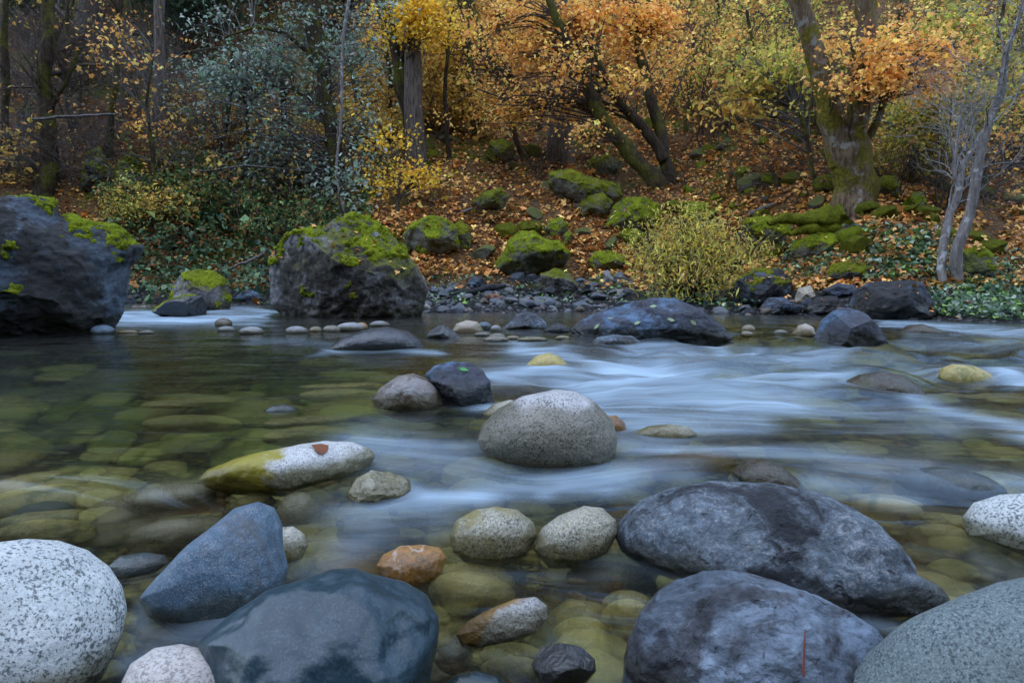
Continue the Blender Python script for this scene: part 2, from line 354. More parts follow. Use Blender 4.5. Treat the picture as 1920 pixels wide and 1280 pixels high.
def leaf_mat(name, rough=.55, trans=.45, lum=1.8):
    g = G(name); a = g.n('Attribute', attribute_name='Col').outputs['Color']
    a = g.mix(1.0, a, (lum, lum, lum), 'MULTIPLY'); col = g.mix(g.math('MULTIPLY', g.ramp(g.noise(g.coord(rnd=False), 14, 3), .4, .7), .35), a, g.mix(1.0, a, (.55,.5,.5), 'MULTIPLY'))
    b = g.n('BsdfPrincipled', {'Base Color': col, 'Roughness': rough, 'Specular IOR Level': .3})
    t = g.n('BsdfTranslucent', {'Color': col}); ms = g.n('MixShader', {0: trans})
    g.nt.links.new(b.outputs[0], ms.inputs[1]); g.nt.links.new(t.outputs[0], ms.inputs[2]); g.nt.links.new(ms.outputs[0], g.out.inputs[0])
    return g.m
MAT['leaf'] = leaf_mat('leaf'); MAT['litter'] = leaf_mat('fallen_leaf', .7, .12, 1.5); MAT['ivy'] = leaf_mat('ivy_leaf', .45, .25, 1.45)

# ------------------------------------------------------------------ ground sheet
def ground():
    g = G('forest_soil'); P = g.world(); xyz = g.n('SeparateXYZ', {0: P}); z = xyz.outputs[2]
    n1 = g.noise(P, .9, 6, .65); n2 = g.noise(P, 9, 5, .7); n3 = g.noise(P, 38, 3, .7)
    soil = g.mix(g.ramp(n2, .35, .7), (.028,.019,.011), (.11,.066,.032))
    soil = g.mix(g.math('MULTIPLY', g.ramp(n3, .5, .62), .8), soil, (.30,.14,.04))
    soil = g.mix(g.ramp(n1, .50, .60), soil, g.mix(g.ramp(n3, .4, .6), (.03,.036,.006), (.11,.12,.012)))
    vo = g.n('TexVoronoi', {'Vector': P, 'Scale': 19.0}); vc = g.n('SeparateColor', {0: vo.outputs['Color']})
    bedc = g.mix(g.ramp(vc.outputs[0], .2, .8), (.09,.085,.022), (.36,.29,.10)); bedc = g.mix(g.ramp(vc.outputs[1], .75, .85), bedc, (.40,.24,.08))
    bedc = g.mix(g.ramp(vo.outputs['Distance'], .25, .6), bedc, (.018,.018,.010))
    bedc = g.mix(g.ramp(n1, .5, .62), bedc, g.mix(1.0, bedc, (.5,.75,.3), 'MULTIPLY'))
    grav = g.mix(g.ramp(vc.outputs[0], .2, .8), (.04,.043,.047), (.15,.15,.15)); grav = g.mix(g.ramp(vo.outputs['Distance'], .25, .6), grav, (.012,.012,.011))
    col = g.mix(g.ramp(z, .0, .04), bedc, grav); col = g.mix(g.ramp(g.math('ADD', z, g.math('MULTIPLY', n2, .2)), .36, .46), col, soil)
    col = g.mix(g.ramp(xyz.outputs[1], -.9, -2.2), col, g.mix(g.ramp(n2, .4, .65), (.012,.015,.009), (.03,.036,.014)))   # unseen ground behind the camera, coloured dark to darken its reflection in wet rocks
    stone = g.ramp(vo.outputs['Distance'], .6, .0)
    nr = g.bump(g.math('MULTIPLY', stone, g.ramp(z, .4, .3)), 1.0, .05); nr = g.bump(n3, .9, .03, nr)
    m = g.done(col, .9, nr, .2)
    X, Y = np.meshgrid(GXS, GYS); V = np.stack([X, Y, GZ], -1).reshape(-1, 3)
    i = np.arange(len(V)).reshape(X.shape); Q = np.stack([i[:-1, :-1], i[:-1, 1:], i[1:, 1:], i[1:, :-1]], -1).reshape(-1, 4)
    tag(build('ground', V, None, Q, m), 'dark soil slope, gravel bank and cobbled riverbed', kind='structure')
ground()

# ------------------------------------------------------------------ rocks
ROCKS = []     # (x, y, radius) of stones that break the water, for the flow lines
def polar(out, c):
    """radius of a traced outline seen from its centre, sampled over 720 angles"""
    out = np.asarray(out, float) - c; A = out; B = np.roll(out, -1, 0); th = np.arange(720)*2*math.pi/720 - math.pi; r = np.zeros(720)
    for k, t in enumerate(th):
        d = np.array([math.cos(t), math.sin(t)]); e = B - A
        den = d[0]*e[:, 1] - d[1]*e[:, 0]; den = np.where(np.abs(den) < 1e-12, 1e-12, den)
        s = (A[:, 0]*e[:, 1] - A[:, 1]*e[:, 0])/den; q = (A[:, 0]*d[1] - A[:, 1]*d[0])/den
        ok = (s > 0) & (q >= -1e-9) & (q <= 1 + 1e-9); r[k] = s[ok].max() if ok.any() else np.nan
    bad = np.isnan(r); r[bad] = np.interp(np.flatnonzero(bad), np.flatnonzero(~bad), r[~bad])
    k = np.hanning(9); k /= k.sum(); r = np.convolve(np.concatenate([r[-4:], r, r[:4]]), k, 'valid')
    return th, r
def ell(cx, cy, rx, ry, rot=0, n=28):
    t = np.linspace(0, 2*math.pi, n, endpoint=False); c, s = math.cos(R(rot)), math.sin(R(rot)); x, y = rx*np.cos(t), ry*np.sin(t)
    return [(cx + a*c - b*s, cy + a*s + b*c) for a, b in zip(x, y)]

def rock(name, label, cat, out, mat, seed, yb=None, top=None, land=None, D=None, depth=.85, level=5, lump=.06, rough=.0, facets=0, group=None, moss=None, flow=True, box=1.0):
    """A stone whose seen outline is given in photo pixels; yb: pixel row of its front waterline, top: metres its crown lies under water,
    land: pixel row of its foot on the ground."""
    out = np.asarray(out, float); cx, cy = (out[:, 0].min()+out[:, 0].max())/2, (out[:, 1].min()+out[:, 1].max())/2
    F = norm(pdir(cx, cy)); Rt = norm(np.cross(F, [0, 0, 1])); U = np.cross(Rt, F)
    d = pdir(out[:, 0], out[:, 1]); f = d @ F; ab = np.stack([d @ Rt/f, d @ U/f], -1)
    th, r = polar(ab, np.zeros(2)); hw = (ab[:, 0].max()-ab[:, 0].min())/2; hh = (ab[:, 1].max()-ab[:, 1].min())/2
    dep = depth*min(hw, (hw*hh)**.5*1.15)
    V, Fc = ico(level); u = V.copy(); rg = np.random.default_rng(seed)
    for _ in range(facets):
        n = norm(norm(rg.normal(size=3))*np.array([.95, .4, .95]) + np.array([0, -.75, .15])); dd = rg.uniform(.62, .88)
        u = u - np.maximum(u @ n - dd, 0)[:, None]*n*0.97
    if box != 1.0: u = np.sign(u)*np.abs(u)**box
    rho = np.hypot(u[:, 0], u[:, 2]); t = np.arctan2(u[:, 2], u[:, 0])
    re = np.interp(t, th, r, period=2*math.pi); el = 1/np.sqrt((np.cos(t)/hw)**2 + (np.sin(t)/hh)**2)
    rr = el + (re - el)*np.clip(rho, 0, 1)**1.5
    sz = (hw + hh)/2
    a, b, wv = rr*rho*np.cos(t), rr*rho*np.sin(t), dep*u[:, 1]
    q = F + a[:, None]*Rt + b[:, None]*U + wv[:, None]*F
    q0 = q - F; nr = norm(vnormals(q0, Fc)); pc = q0/sz + seed*7.3
    disp = lump*fbm(pc*1.3, 3, seed) + lump*(.22 if mat != 'wet_teal' else .10)*fbm(pc*5, 4, seed+5)
    if rough: disp = disp + rough*(ridge(pc*2.0 + .3*fbm(pc*3, 2, seed+2)[:, None], 5, seed+3) - 1.1)*.55 + rough*.35*fbm(pc*9, 4, seed+8)
    keep = 1 - .72*sstep(.6, .0, np.abs(nr @ F))
    q = q + nr*(disp*sz*keep)[:, None]
    qx, qy = proj(CAM + q)
    if yb is not None: yb = min(yb, out[:, 1].max() - .12*(out[:, 1].max() - out[:, 1].min()))
    if D is None:
        wz = .04
        for _ in range(4):
            if top is not None: D = (wz - top - CAM_H)/q[:, 2].max()
            elif yb is not None:
                vis = np.sum(nr*q, 1) < 0
                lo, hi = .2, 60.
                for _k in range(40):
                    m = (lo + hi)/2; up = vis & (CAM_H + m*q[:, 2] > wz)
                    if up.any() and qy[up].max() > yb: lo = m
                    else: hi = m
                D = (lo + hi)/2
            else:
                h = hit(cx, land); D = np.linalg.norm(h - CAM)*(1 + .15*dep)
            c = CAM + F*D
            wz = float(water_z(c[0], c[1]))
    P = CAM + q*D; C = CAM + F*D
    if yb is not None and flow: ROCKS.append((C[0], C[1], hw*D*.85))
    o = build(name, P, Fc, None, MAT[mat], loc=C); tag(o, label, cat, group)
    if moss:
        amt, slope, mname = moss[:3]
        N = vnormals(P, Fc); pw = P*(4.6/max(1, sz*D*1.6)) ; m = N[:, 2] - slope + 1.15*fbm(pw*1.3 + seed, 6, seed+31, .68) + amt - .12*(P[:, 2] < .12)
        if len(moss) > 3:
            mx, my = proj(P); wv_ = np.zeros(len(P))
            for ex, ey, er in moss[3]: wv_ = np.maximum(wv_, np.exp(-((mx-ex)**2 + (my-ey)**2)/er**2))
            m = m + 1.35*wv_ - 1.0
        fm = m[Fc].max(1) > 0; ids = np.unique(Fc[fm]); mp = np.full(len(P), -1); mp[ids] = np.arange(len(ids))
        if fm.sum() > 30:
            th_ = .022*min(1.2, sz*D*1.6)
            off = np.clip(m[ids]*2.6, -.5, 1)*th_*(1 + 1.1*fbm(P[ids]*14, 4, seed+3))
            Vm = P[ids] + N[ids]*off[:, None]; Fm = mp[Fc[fm]]; lb = np.arange(len(ids))
            for _ in range(400):                                       # one mesh for every separate cushion
                q_ = lb[Fm].min(1); nl = lb.copy()
                for k in range(3): np.minimum.at(nl, Fm[:, k], q_)
                nl = nl[nl]
                if (nl == lb).all(): break
                lb = nl
            fl = lb[Fm[:, 0]]; us, cn = np.unique(fl, return_counts=True)
            for u_ in us[np.argsort(-cn)][:14]:
                sel = Fm[fl == u_]
                if len(sel) < 14: continue
                vi = np.unique(sel); m2 = np.full(len(Vm), -1); m2[vi] = np.arange(len(vi))
                build('moss', Vm[vi], m2[sel], None, MAT[mname], o, loc=C)
    return o

def stones():
    GB, RC, DB = 'granite_boulder', 'river_cobble', 'dark_boulder'
    # ---- near the camera
    rock(GB, 'large white speckled granite boulder at the bottom left corner', 'boulder', [(-150,1150),(-110,1065),(-40,1022),(50,1010),(110,1013),(165,1030),(205,1062),(230,1100),(238,1140),(226,1195),(195,1262),(150,1330),(20,1380),(-90,1340),(-140,1250)], 'granite_white', 1, yb=1400, level=6, lump=.03, depth=.8)
    rock('blue_grey_stone', 'smooth blue-grey pointed stone leaning between the white and wet dark boulders', 'stone', [(258,1122),(295,1080),(350,1030),(400,985),(440,952),(485,940),(515,952),(528,985),(530,1020),(540,1065),(535,1110),(500,1160),(430,1200),(330,1195),(275,1155)], 'slate_blue', 2, yb=1168, level=6, lump=.035, depth=.8)
    rock(DB, 'large wet blue-black boulder with rusty flecks at the bottom edge', 'boulder', [(375,1205),(430,1155),(500,1108),(560,1087),(620,1066),(665,1062),(700,1075),(760,1090),(800,1115),(820,1155),(823,1200),(808,1260),(790,1320),(740,1390),(560,1420),(430,1370),(385,1280)], 'wet_teal', 33, yb=1380, level=6, lump=.10, depth=.75)
    rock(GB, 'rounded pinkish granite stone cut off by the bottom edge', 'stone', [(222,1290),(245,1243),(290,1214),(340,1207),(390,1218),(430,1245),(465,1282),(475,1340),(350,1390),(235,1350)], 'granite_pink', 4, yb=1400, level=6, lump=.03)
    rock('dark_cobble', 'flat dark cobble barely showing at the bottom edge beside the wet boulder', 'stone', [(830,1285),(855,1263),(895,1256),(935,1266),(955,1290),(930,1330),(850,1330)], 'wet_teal', 5, yb=1330, level=5, lump=.04)
    rock('black_cobble', 'small glossy black cobble at the bottom below the rusty stone', 'stone', [(996,1245),(1015,1212),(1050,1204),(1090,1211),(1116,1235),(1118,1258),(1085,1295),(1020,1298)], 'black_wet', 6, yb=1279, level=5, lump=.06, facets=3)
    rock(RC, 'tilted speckled cobble with rusty yellow stains', 'stone', [(855,1190),(875,1165),(920,1140),(965,1122),(1005,1119),(1026,1135),(1027,1160),(1005,1185),(960,1205),(900,1220),(865,1212)], 'rust_granite', 7, yb=1213, level=6, lump=.04, depth=.7)
    rock(DB, 'big rough dark grey boulder across the right foreground', 'boulder', [(1153,1005),(1165,975),(1200,938),(1260,912),(1330,901),(1400,902),(1470,909),(1540,924),(1600,953),(1650,988),(1680,1018),(1702,1050),(1716,1082),(1752,1092),(1780,1117),(1782,1140),(1740,1170),(1640,1180),(1500,1160),(1400,1130),(1300,1100),(1220,1070),(1165,1035)], 'rough_grey', 8, yb=1152, level=6, lump=.07, rough=.018, depth=.6)
    rock(DB, 'lilac-grey streaked boulder at the bottom holding a red pine needle', 'boulder', [(1168,1290),(1178,1215),(1200,1150),(1230,1110),(1270,1085),(1330,1072),(1400,1074),(1460,1091),(1530,1114),(1590,1144),(1640,1178),(1664,1208),(1665,1260),(1630,1340),(1400,1400),(1190,1370)], 'lilac_grey', 9, yb=1440, level=6, lump=.07, rough=.05, depth=.7, facets=2)
    rock(GB, 'huge smooth green-grey granite boulder in the bottom right corner', 'boulder', [(1470,1330),(1560,1262),(1660,1210),(1740,1160),(1800,1121),(1870,1093),(1940,1078),(2050,1082),(2160,1140),(2220,1280),(2120,1430),(1850,1480),(1560,1420)], 'granite_green', 10, D=1.02, level=6, lump=.02, depth=.7)
    rock(GB, 'pale granite boulder at the right edge beside the drowned grey stone', 'boulder', [(1812,1005),(1803,970),(1825,942),(1875,927),(1930,924),(1990,936),(2040,975),(2020,1040),(1920,1062),(1850,1020)], 'granite_white', 11, yb=1038, level=6, lump=.03)
    rock('center_boulder'.replace('center', 'granite'), 'egg-shaped grey granite boulder with a dark wet base in midstream', 'boulder', [(895,826),(903,797),(935,765),(980,742),(1040,730),(1080,734),(1115,754),(1146,785),(1157,820),(1154,852),(1138,880),(1100,897),(1040,898),(980,884),(930,862),(903,844)], 'granite_mid', 12, yb=885, level=6, lump=.025, depth=.85)
    rock(RC, 'flat white speckled stone with yellow moss on its low end', 'stone', [(384,912),(372,897),(388,880),(435,862),(490,848),(560,834),(610,826),(660,829),(695,841),(704,856),(685,884),(620,910),(550,930),(470,930),(400,918)], 'granite_moss', 13, yb=908, level=6, lump=.06, rough=.015, depth=.75)
    rock(RC, 'small mossy grey-green stone right of the flat white stone', 'stone', [(650,925),(668,895),(700,881),(735,886),(768,898),(772,918),(755,945),(700,955),(660,948)], 'granite_olive', 14, yb=937, level=5, lump=.09, facets=4)
    rock(RC, 'round speckled grey cobble in the centre foreground with its foot in the water', 'stone', [(842,1005),(855,975),(890,955),(930,949),(970,955),(1000,978),(1008,1005),(990,1040),(940,1065),(880,1060),(850,1035)], 'granite_olive', 15, yb=1046, level=6, lump=.03)
    rock(RC, 'olive grey cobble between the round cobble and the big rough boulder', 'stone', [(1000,1030),(1015,990),(1050,965),(1095,948),(1130,952),(1155,975),(1158,1000),(1140,1035),(1090,1065),(1030,1065)], 'granite_olive', 16, yb=1052, level=6, lump=.035)
    rock('orange_cobble', 'orange veined cobble above the wet blue-black boulder', 'stone', [(705,1060),(718,1040),(750,1024),(790,1020),(825,1026),(837,1045),(830,1075),(800,1102),(760,1110),(722,1095)], 'orange_stone', 17, yb=1098, level=5, lump=.06)
    rock(RC, 'rounded brown-topped stone left of the wet angular rock', 'stone', [(694,748),(715,725),(745,705),(775,699),(805,712),(825,735),(833,760),(815,785),(760,790),(710,775)], 'brown_stone', 23, yb=767, level=5, lump=.04)
    rock('wet_rock', 'wet dark angular rock carrying a green leaf', 'rock', [(797,700),(815,685),(850,676),(885,679),(905,694),(920,715),(922,740),(932,765),(900,785),(840,780),(810,760)], 'bank_blue', 24, yb=762, level=5, lump=.07, rough=.06, facets=5)
    rock(RC, 'olive stone peeping out behind the left of the egg-shaped boulder', 'stone', [(905,775),(925,757),(955,749),(985,752),(1000,780),(960,800),(915,795)], 'granite_olive', 25, yb=784, level=4, lump=.04)
    rock('orange_cobble', 'small orange cobble peeping out behind the right of the egg-shaped boulder', 'stone', [(1125,800),(1138,780),(1155,778),(1172,793),(1175,812),(1150,822),(1128,818)], 'orange_stone', 26, yb=808, level=4, lump=.05)
    rock(RC, 'low olive stone with a white foam rim right of the egg-shaped boulder', 'stone', [(1185,812),(1215,798),(1255,794),(1290,800),(1308,815),(1290,835),(1210,838)], 'granite_olive', 27, yb=820, level=5, lump=.04)
    rock('brown_cobble', 'dark brown arched stone poking out behind the big rough boulder', 'stone', [(1370,885),(1395,862),(1430,858),(1465,872),(1495,898),(1515,925),(1460,945),(1390,930)], 'brown_wet', 28, yb=910, level=5, lump=.04)
    rock('river_rock', 'dark mottled stone breaking the rapid on the right', 'rock', [(1575,720),(1610,702),(1655,696),(1695,704),(1725,722),(1745,748),(1715,775),(1620,770)], 'brown_wet', 29, yb=738, level=5, lump=.05)
    rock('river_rock', 'long yellowish stone in the rapid near the right edge', 'rock', [(1757,708),(1762,691),(1785,682),(1825,685),(1855,698),(1874,716),(1850,738),(1790,735)], 'olive_stone', 30, yb=709, level=4, lump=.04)
    rock('river_rock', 'rounded olive stone at the head of the white rapid', 'rock', [(985,685),(1005,667),(1028,661),(1050,668),(1070,688),(1050,708),(1005,706)], 'olive_stone', 31, yb=690, level=4, lump=.03)
    rock(RC, 'small bluish cobble alone in the calm water left of the brown-topped stone', 'stone', [(492,772),(510,760),(530,757),(550,761),(562,773),(545,785),(508,785)], 'slate_blue', 34, yb=771, level=4, lump=.03)
    rock('blue_grey_stone', 'slim blue-grey stone lying behind the white granite boulder', 'stone', [(200,1062),(225,1042),(270,1035),(310,1040),(318,1055),(290,1082),(225,1095)], 'slate_blue', 35, yb=1079, level=5, lump=.03)
    rock(RC, 'speckled yellow-grey cobble tucked behind the pointed blue-grey stone', 'stone', [(505,1010),(525,988),(550,986),(570,1000),(578,1022),(565,1050),(530,1070),(505,1050)], 'granite_olive', 36, yb=1054, level=5, lump=.03)
    # ---- drowned stones one can single out
    for a in [
        ('drowned olive stone left of the flat white stone', ell(330,937,105,30,-4), 'granite_olive', 40, .015), ('drowned pale olive stone behind the pointed blue-grey stone', ell(330,1008,98,36,-6), 'granite_olive', 41, .01),
        ('wide drowned olive stone above the white granite boulder', ell(85,1000,100,27,-3), 'olive_stone', 42, .03), ('drowned green-yellow stone washed over beside the pointed blue-grey stone', ell(560,965,42,45,35), 'granite_olive', 43, .004),
        ('drowned olive cobble between the orange cobble and the rusty tilted cobble', ell(885,1112,82,42,6), 'olive_stone', 44, .03), ('drowned tan cobble below the olive grey cobble', ell(1145,1088,85,36,4), 'granite_olive', 45, .03),
        ('drowned green cobble beside the lilac-grey boulder', ell(1175,1152,46,30,0), 'olive_stone', 46, .035), ('drowned orange-brown stone right of the egg-shaped boulder', ell(1290,872,92,24,-3), 'orange_stone', 47, .015),
        ('smooth drowned dark grey stone beside the pale granite boulder', ell(1780,920,108,44,6), 'slate_blue', 48, -.012), ('pale drowned stone under the brown-topped stone', ell(778,775,55,17,2), 'granite_far', 49, .01),
        ('drowned olive ledge behind the egg-shaped boulder', ell(965,730,45,18,15), 'granite_olive', 50, .006), ('drowned yellow-green stone right of the big rough boulder', ell(1660,955,72,22,4), 'olive_stone', 51, .02),
        ('drowned olive stone in the dark water under the pale granite boulder', ell(1760,1005,62,24,4), 'olive_stone', 52, .05), ('drowned olive slab in the pool left of the brown-topped stone', ell(575,818,85,20,-3), 'olive_stone', 53, .05),
        ('drowned long olive slab at the far left of the pool', ell(110,945,160,38,-4), 'olive_stone', 54, .06), ('pale drowned stone in the swirl below the mossy grey-green stone', ell(690,1000,60,32,-4), 'granite_far', 55, .02),
        ('pale drowned stone under the wet blue-black boulder flank', ell(850,1235,36,30,10), 'granite_far', 56, .04), ('drowned brown stone left of the glossy black cobble', ell(960,1255,60,26,0), 'olive_stone', 57, .06),
        ('drowned olive boulder beside the lilac-grey boulder foot', ell(1090,1205,62,50,0), 'olive_stone', 58, .08), ('drowned cobble in the pool behind the bluish cobble', ell(640,742,80,14,0), 'olive_stone', 59, .03),
        ('drowned wide green stone in the middle of the calm pool', ell(360,795,95,18,0), 'olive_stone', 60, .09), ('small drowned orange pebble above the pale olive stone', ell(425,940,22,12,0), 'orange_stone', 61, .04),
        ('drowned yellow cobble left of the flat white stone tip', ell(470,945,48,18,-8), 'olive_stone', 62, .03), ('drowned cream stone at the foot of the pinkish granite', ell(310,1200,60,26,-8), 'tan_stone', 63, .02),
        ('drowned yellowish stone at the tail of the rapid', ell(1600,885,70,16,6), 'tan_stone', 64, .012)]:
        rock('drowned_stone', a[0], 'stone', a[1], a[2], a[3], top=a[4], level=5, lump=.045, depth=.75)
    # ---- the row of stones along the far water
    rock('wet_rock', 'long low black wet rock in the far row of stones', 'rock', [(612,655),(640,635),(680,618),(725,612),(765,620),(790,638),(800,655),(770,668),(650,672)], 'black_wet', 70, yb=656, level=5, lump=.035)
    rock('wet_rock', 'small black angular rock right of the long black rock', 'rock', [(798,632),(808,617),(825,608),(842,612),(858,626),(866,640),(835,648),(805,644)], 'black_wet', 71, yb=634, level=4, lump=.06, facets=6)
    rock(RC, 'round tan cobble in the far row of stones', 'stone', [(843,622),(855,607),(875,600),(895,603),(908,620),(900,636),(860,638)], 'tan_stone', 72, yb=625, level=4, lump=.03)
    rock('river_rock', 'pointed pale grey rock in the far row of stones', 'rock', [(938,618),(955,605),(968,590),(985,583),(1005,588),(1022,603),(1030,620),(1000,632),(950,630)], 'lilac_grey', 73, yb=618, level=5, lump=.05, rough=.04, facets=4)
    rock(RC, 'flat blue-grey cobble touching the pointed pale grey rock', 'stone', [(1018,620),(1030,608),(1048,604),(1063,611),(1070,622),(1050,632),(1025,630)], 'bank_blue', 74, yb=622, level=4, lump=.03)
    rock('river_rock', 'broad blue-grey wet rock with a long sloping back in midstream', 'rock', [(1066,618),(1090,600),(1130,582),(1180,566),(1225,558),(1265,560),(1300,573),(1330,592),(1355,612),(1376,635),(1340,660),(1200,665),(1100,650)], 'bank_blue', 75, yb=638, level=6, lump=.05, rough=.04, facets=3, depth=.7)
    rock('river_rock', 'low rough grey ledge in front of the broad blue-grey rock', 'rock', [(1100,645),(1120,632),(1150,627),(1185,630),(1205,643),(1180,658),(1120,658)], 'lilac_grey', 76, yb=645, level=5, lump=.06, rough=.06)
    rock('river_rock', 'rounded blue-grey rock with white droppings right of the tan cobble', 'rock', [(1526,632),(1540,600),(1562,582),(1590,576),(1618,585),(1642,606),(1660,625),(1668,642),(1640,668),(1560,668),(1530,650)], 'bank_blue', 77, yb=649, level=5, lump=.06, facets=4)
    rock(RC, 'tan rounded cobble left of the blue-grey rock with droppings', 'stone', [(1484,625),(1495,611),(1510,606),(1525,613),(1532,628),(1510,640),(1490,638)], 'tan_stone', 78, yb=630, level=4, lump=.03)
    rock('brown_cobble', 'low dark brown stone washed by foam near the right bank', 'stone', [(1680,625),(1700,610),(1730,607),(1760,617),(1785,630),(1740,640),(1695,638)], 'brown_wet', 79, yb=625, level=4, lump=.04)
    for k, (cx, cy, rx, ry, m, l) in enumerate([(1403,616,13,7,'tan_stone','little tan cobble right of the broad blue-grey rock'), (1400,626,12,5,'granite_olive','little olive cobble half under in front of the little tan cobble'), (1463,623,14,5,'granite_far','small pale flat cobble left of the tan rounded cobble'),
        (425,618,18,6,'granite_far','small pale flat cobble far left of the row, under the far cascade'), (472,621,24,8,'granite_far','pale flat cobble in the gap before the far cascade'), (556,620,22,8,'granite_far','grey-white cobble below the central mossy boulder'), (592,618,12,6,'tan_stone','small tan cobble between two grey-white cobbles'),
        (622,617,17,7,'granite_mid','small grey cobble behind the long black rock'), (658,614,28,9,'granite_far','pale rounded cobble behind the long black rock top'), (678,612,12,7,'orange_stone','rusty cobble wedged behind the long black rock'), (712,608,20,6,'granite_far','white flat cobble behind the crest of the long black rock'),
        (908,612,14,8,'slate_blue','bluish cobble between the tan cobble and the pointed grey rock'), (930,617,11,7,'granite_far','whitish cobble beside the bluish cobble'), (932,630,16,5,'granite_far','low pale cobble in front of the whitish cobble'), (905,627,16,5,'granite_far','low pale cobble in front of the round tan cobble'),
        (962,633,13,4,'tan_stone','flat tan cobble in front of the pointed grey rock'), (930,636,24,6,'granite_mid','flat grey cobble awash in front of the row'), (193,620,24,10,'slate_blue','grey cobble at the foot of the great left boulder'), (419,606,17,9,'brown_stone','dark brown wet stone below the far cascade'),
        (1055,633,14,4,'granite_olive','flat olive cobble before the flat blue-grey cobble'), (240,622,20,4,'tan_stone','low tan cobble right of the great left boulder'), (275,623,16,4,'granite_far','low whitish cobble in the calm before the far cascade'), (998,636,30,5,'granite_olive','flat olive cobble awash below the pointed grey rock')]):
        rock(RC, l, 'stone', ell(cx, cy+ry*.15, rx, ry*1.25), m, 90+k, yb=cy+ry*.75, level=3, lump=.05)
    # ---- far bank boulders
    rock('mossy_boulder', 'great dark boulder at the left edge with bright moss on its right shoulder', 'boulder', [(-190,480),(-150,410),(-60,378),(30,371),(75,371),(108,385),(112,405),(160,418),(215,428),(240,452),(268,462),(262,490),(247,500),(242,540),(228,585),(206,620),(170,660),(20,690),(-120,670),(-190,600)], 'boulder_dark', 111, yb=634, level=6, lump=.06, rough=.05, facets=7, depth=.7, moss=(-.30,.25,'moss',[(215,440,45),(150,412,40),(225,490,40),(30,545,30),(95,382,22),(15,470,25)]), box=.95)
    rock('mossy_boulder', 'big grey-brown boulder with a bright moss cap in the middle of the far bank', 'boulder', [(495,575),(497,530),(498,490),(520,462),(540,440),(580,432),(610,425),(625,412),(660,400),(690,408),(715,425),(745,455),(775,490),(795,520),(803,545),(790,590),(760,615),(560,620)], 'boulder_grey', 112, yb=593, level=6, lump=.045, rough=.05, facets=8, depth=.7, moss=(-.20,.22,'moss',[(690,425,44),(705,455,34),(665,408,24),(565,442,34),(535,462,26),(745,465,26),(650,545,44),(580,545,26),(512,490,14)]))
    rock('mossy_boulder', 'small moss-topped boulder above the far cascade', 'boulder', [(318,575),(320,535),(340,515),(370,503),(400,505),(425,525),(434,555),(430,590),(380,605),(330,600)], 'boulder_grey', 113, yb=581, level=5, lump=.06, rough=.04, facets=5, moss=(-.05,.5,'moss'))
    rock('wet_rock', 'dark wet rock in front of the small moss-topped boulder', 'rock', [(283,585),(310,565),(350,552),(380,555),(388,575),(385,598),(330,605)], 'black_wet', 114, yb=588, level=5, lump=.07, facets=4, moss=(-.65,.5,'moss'))
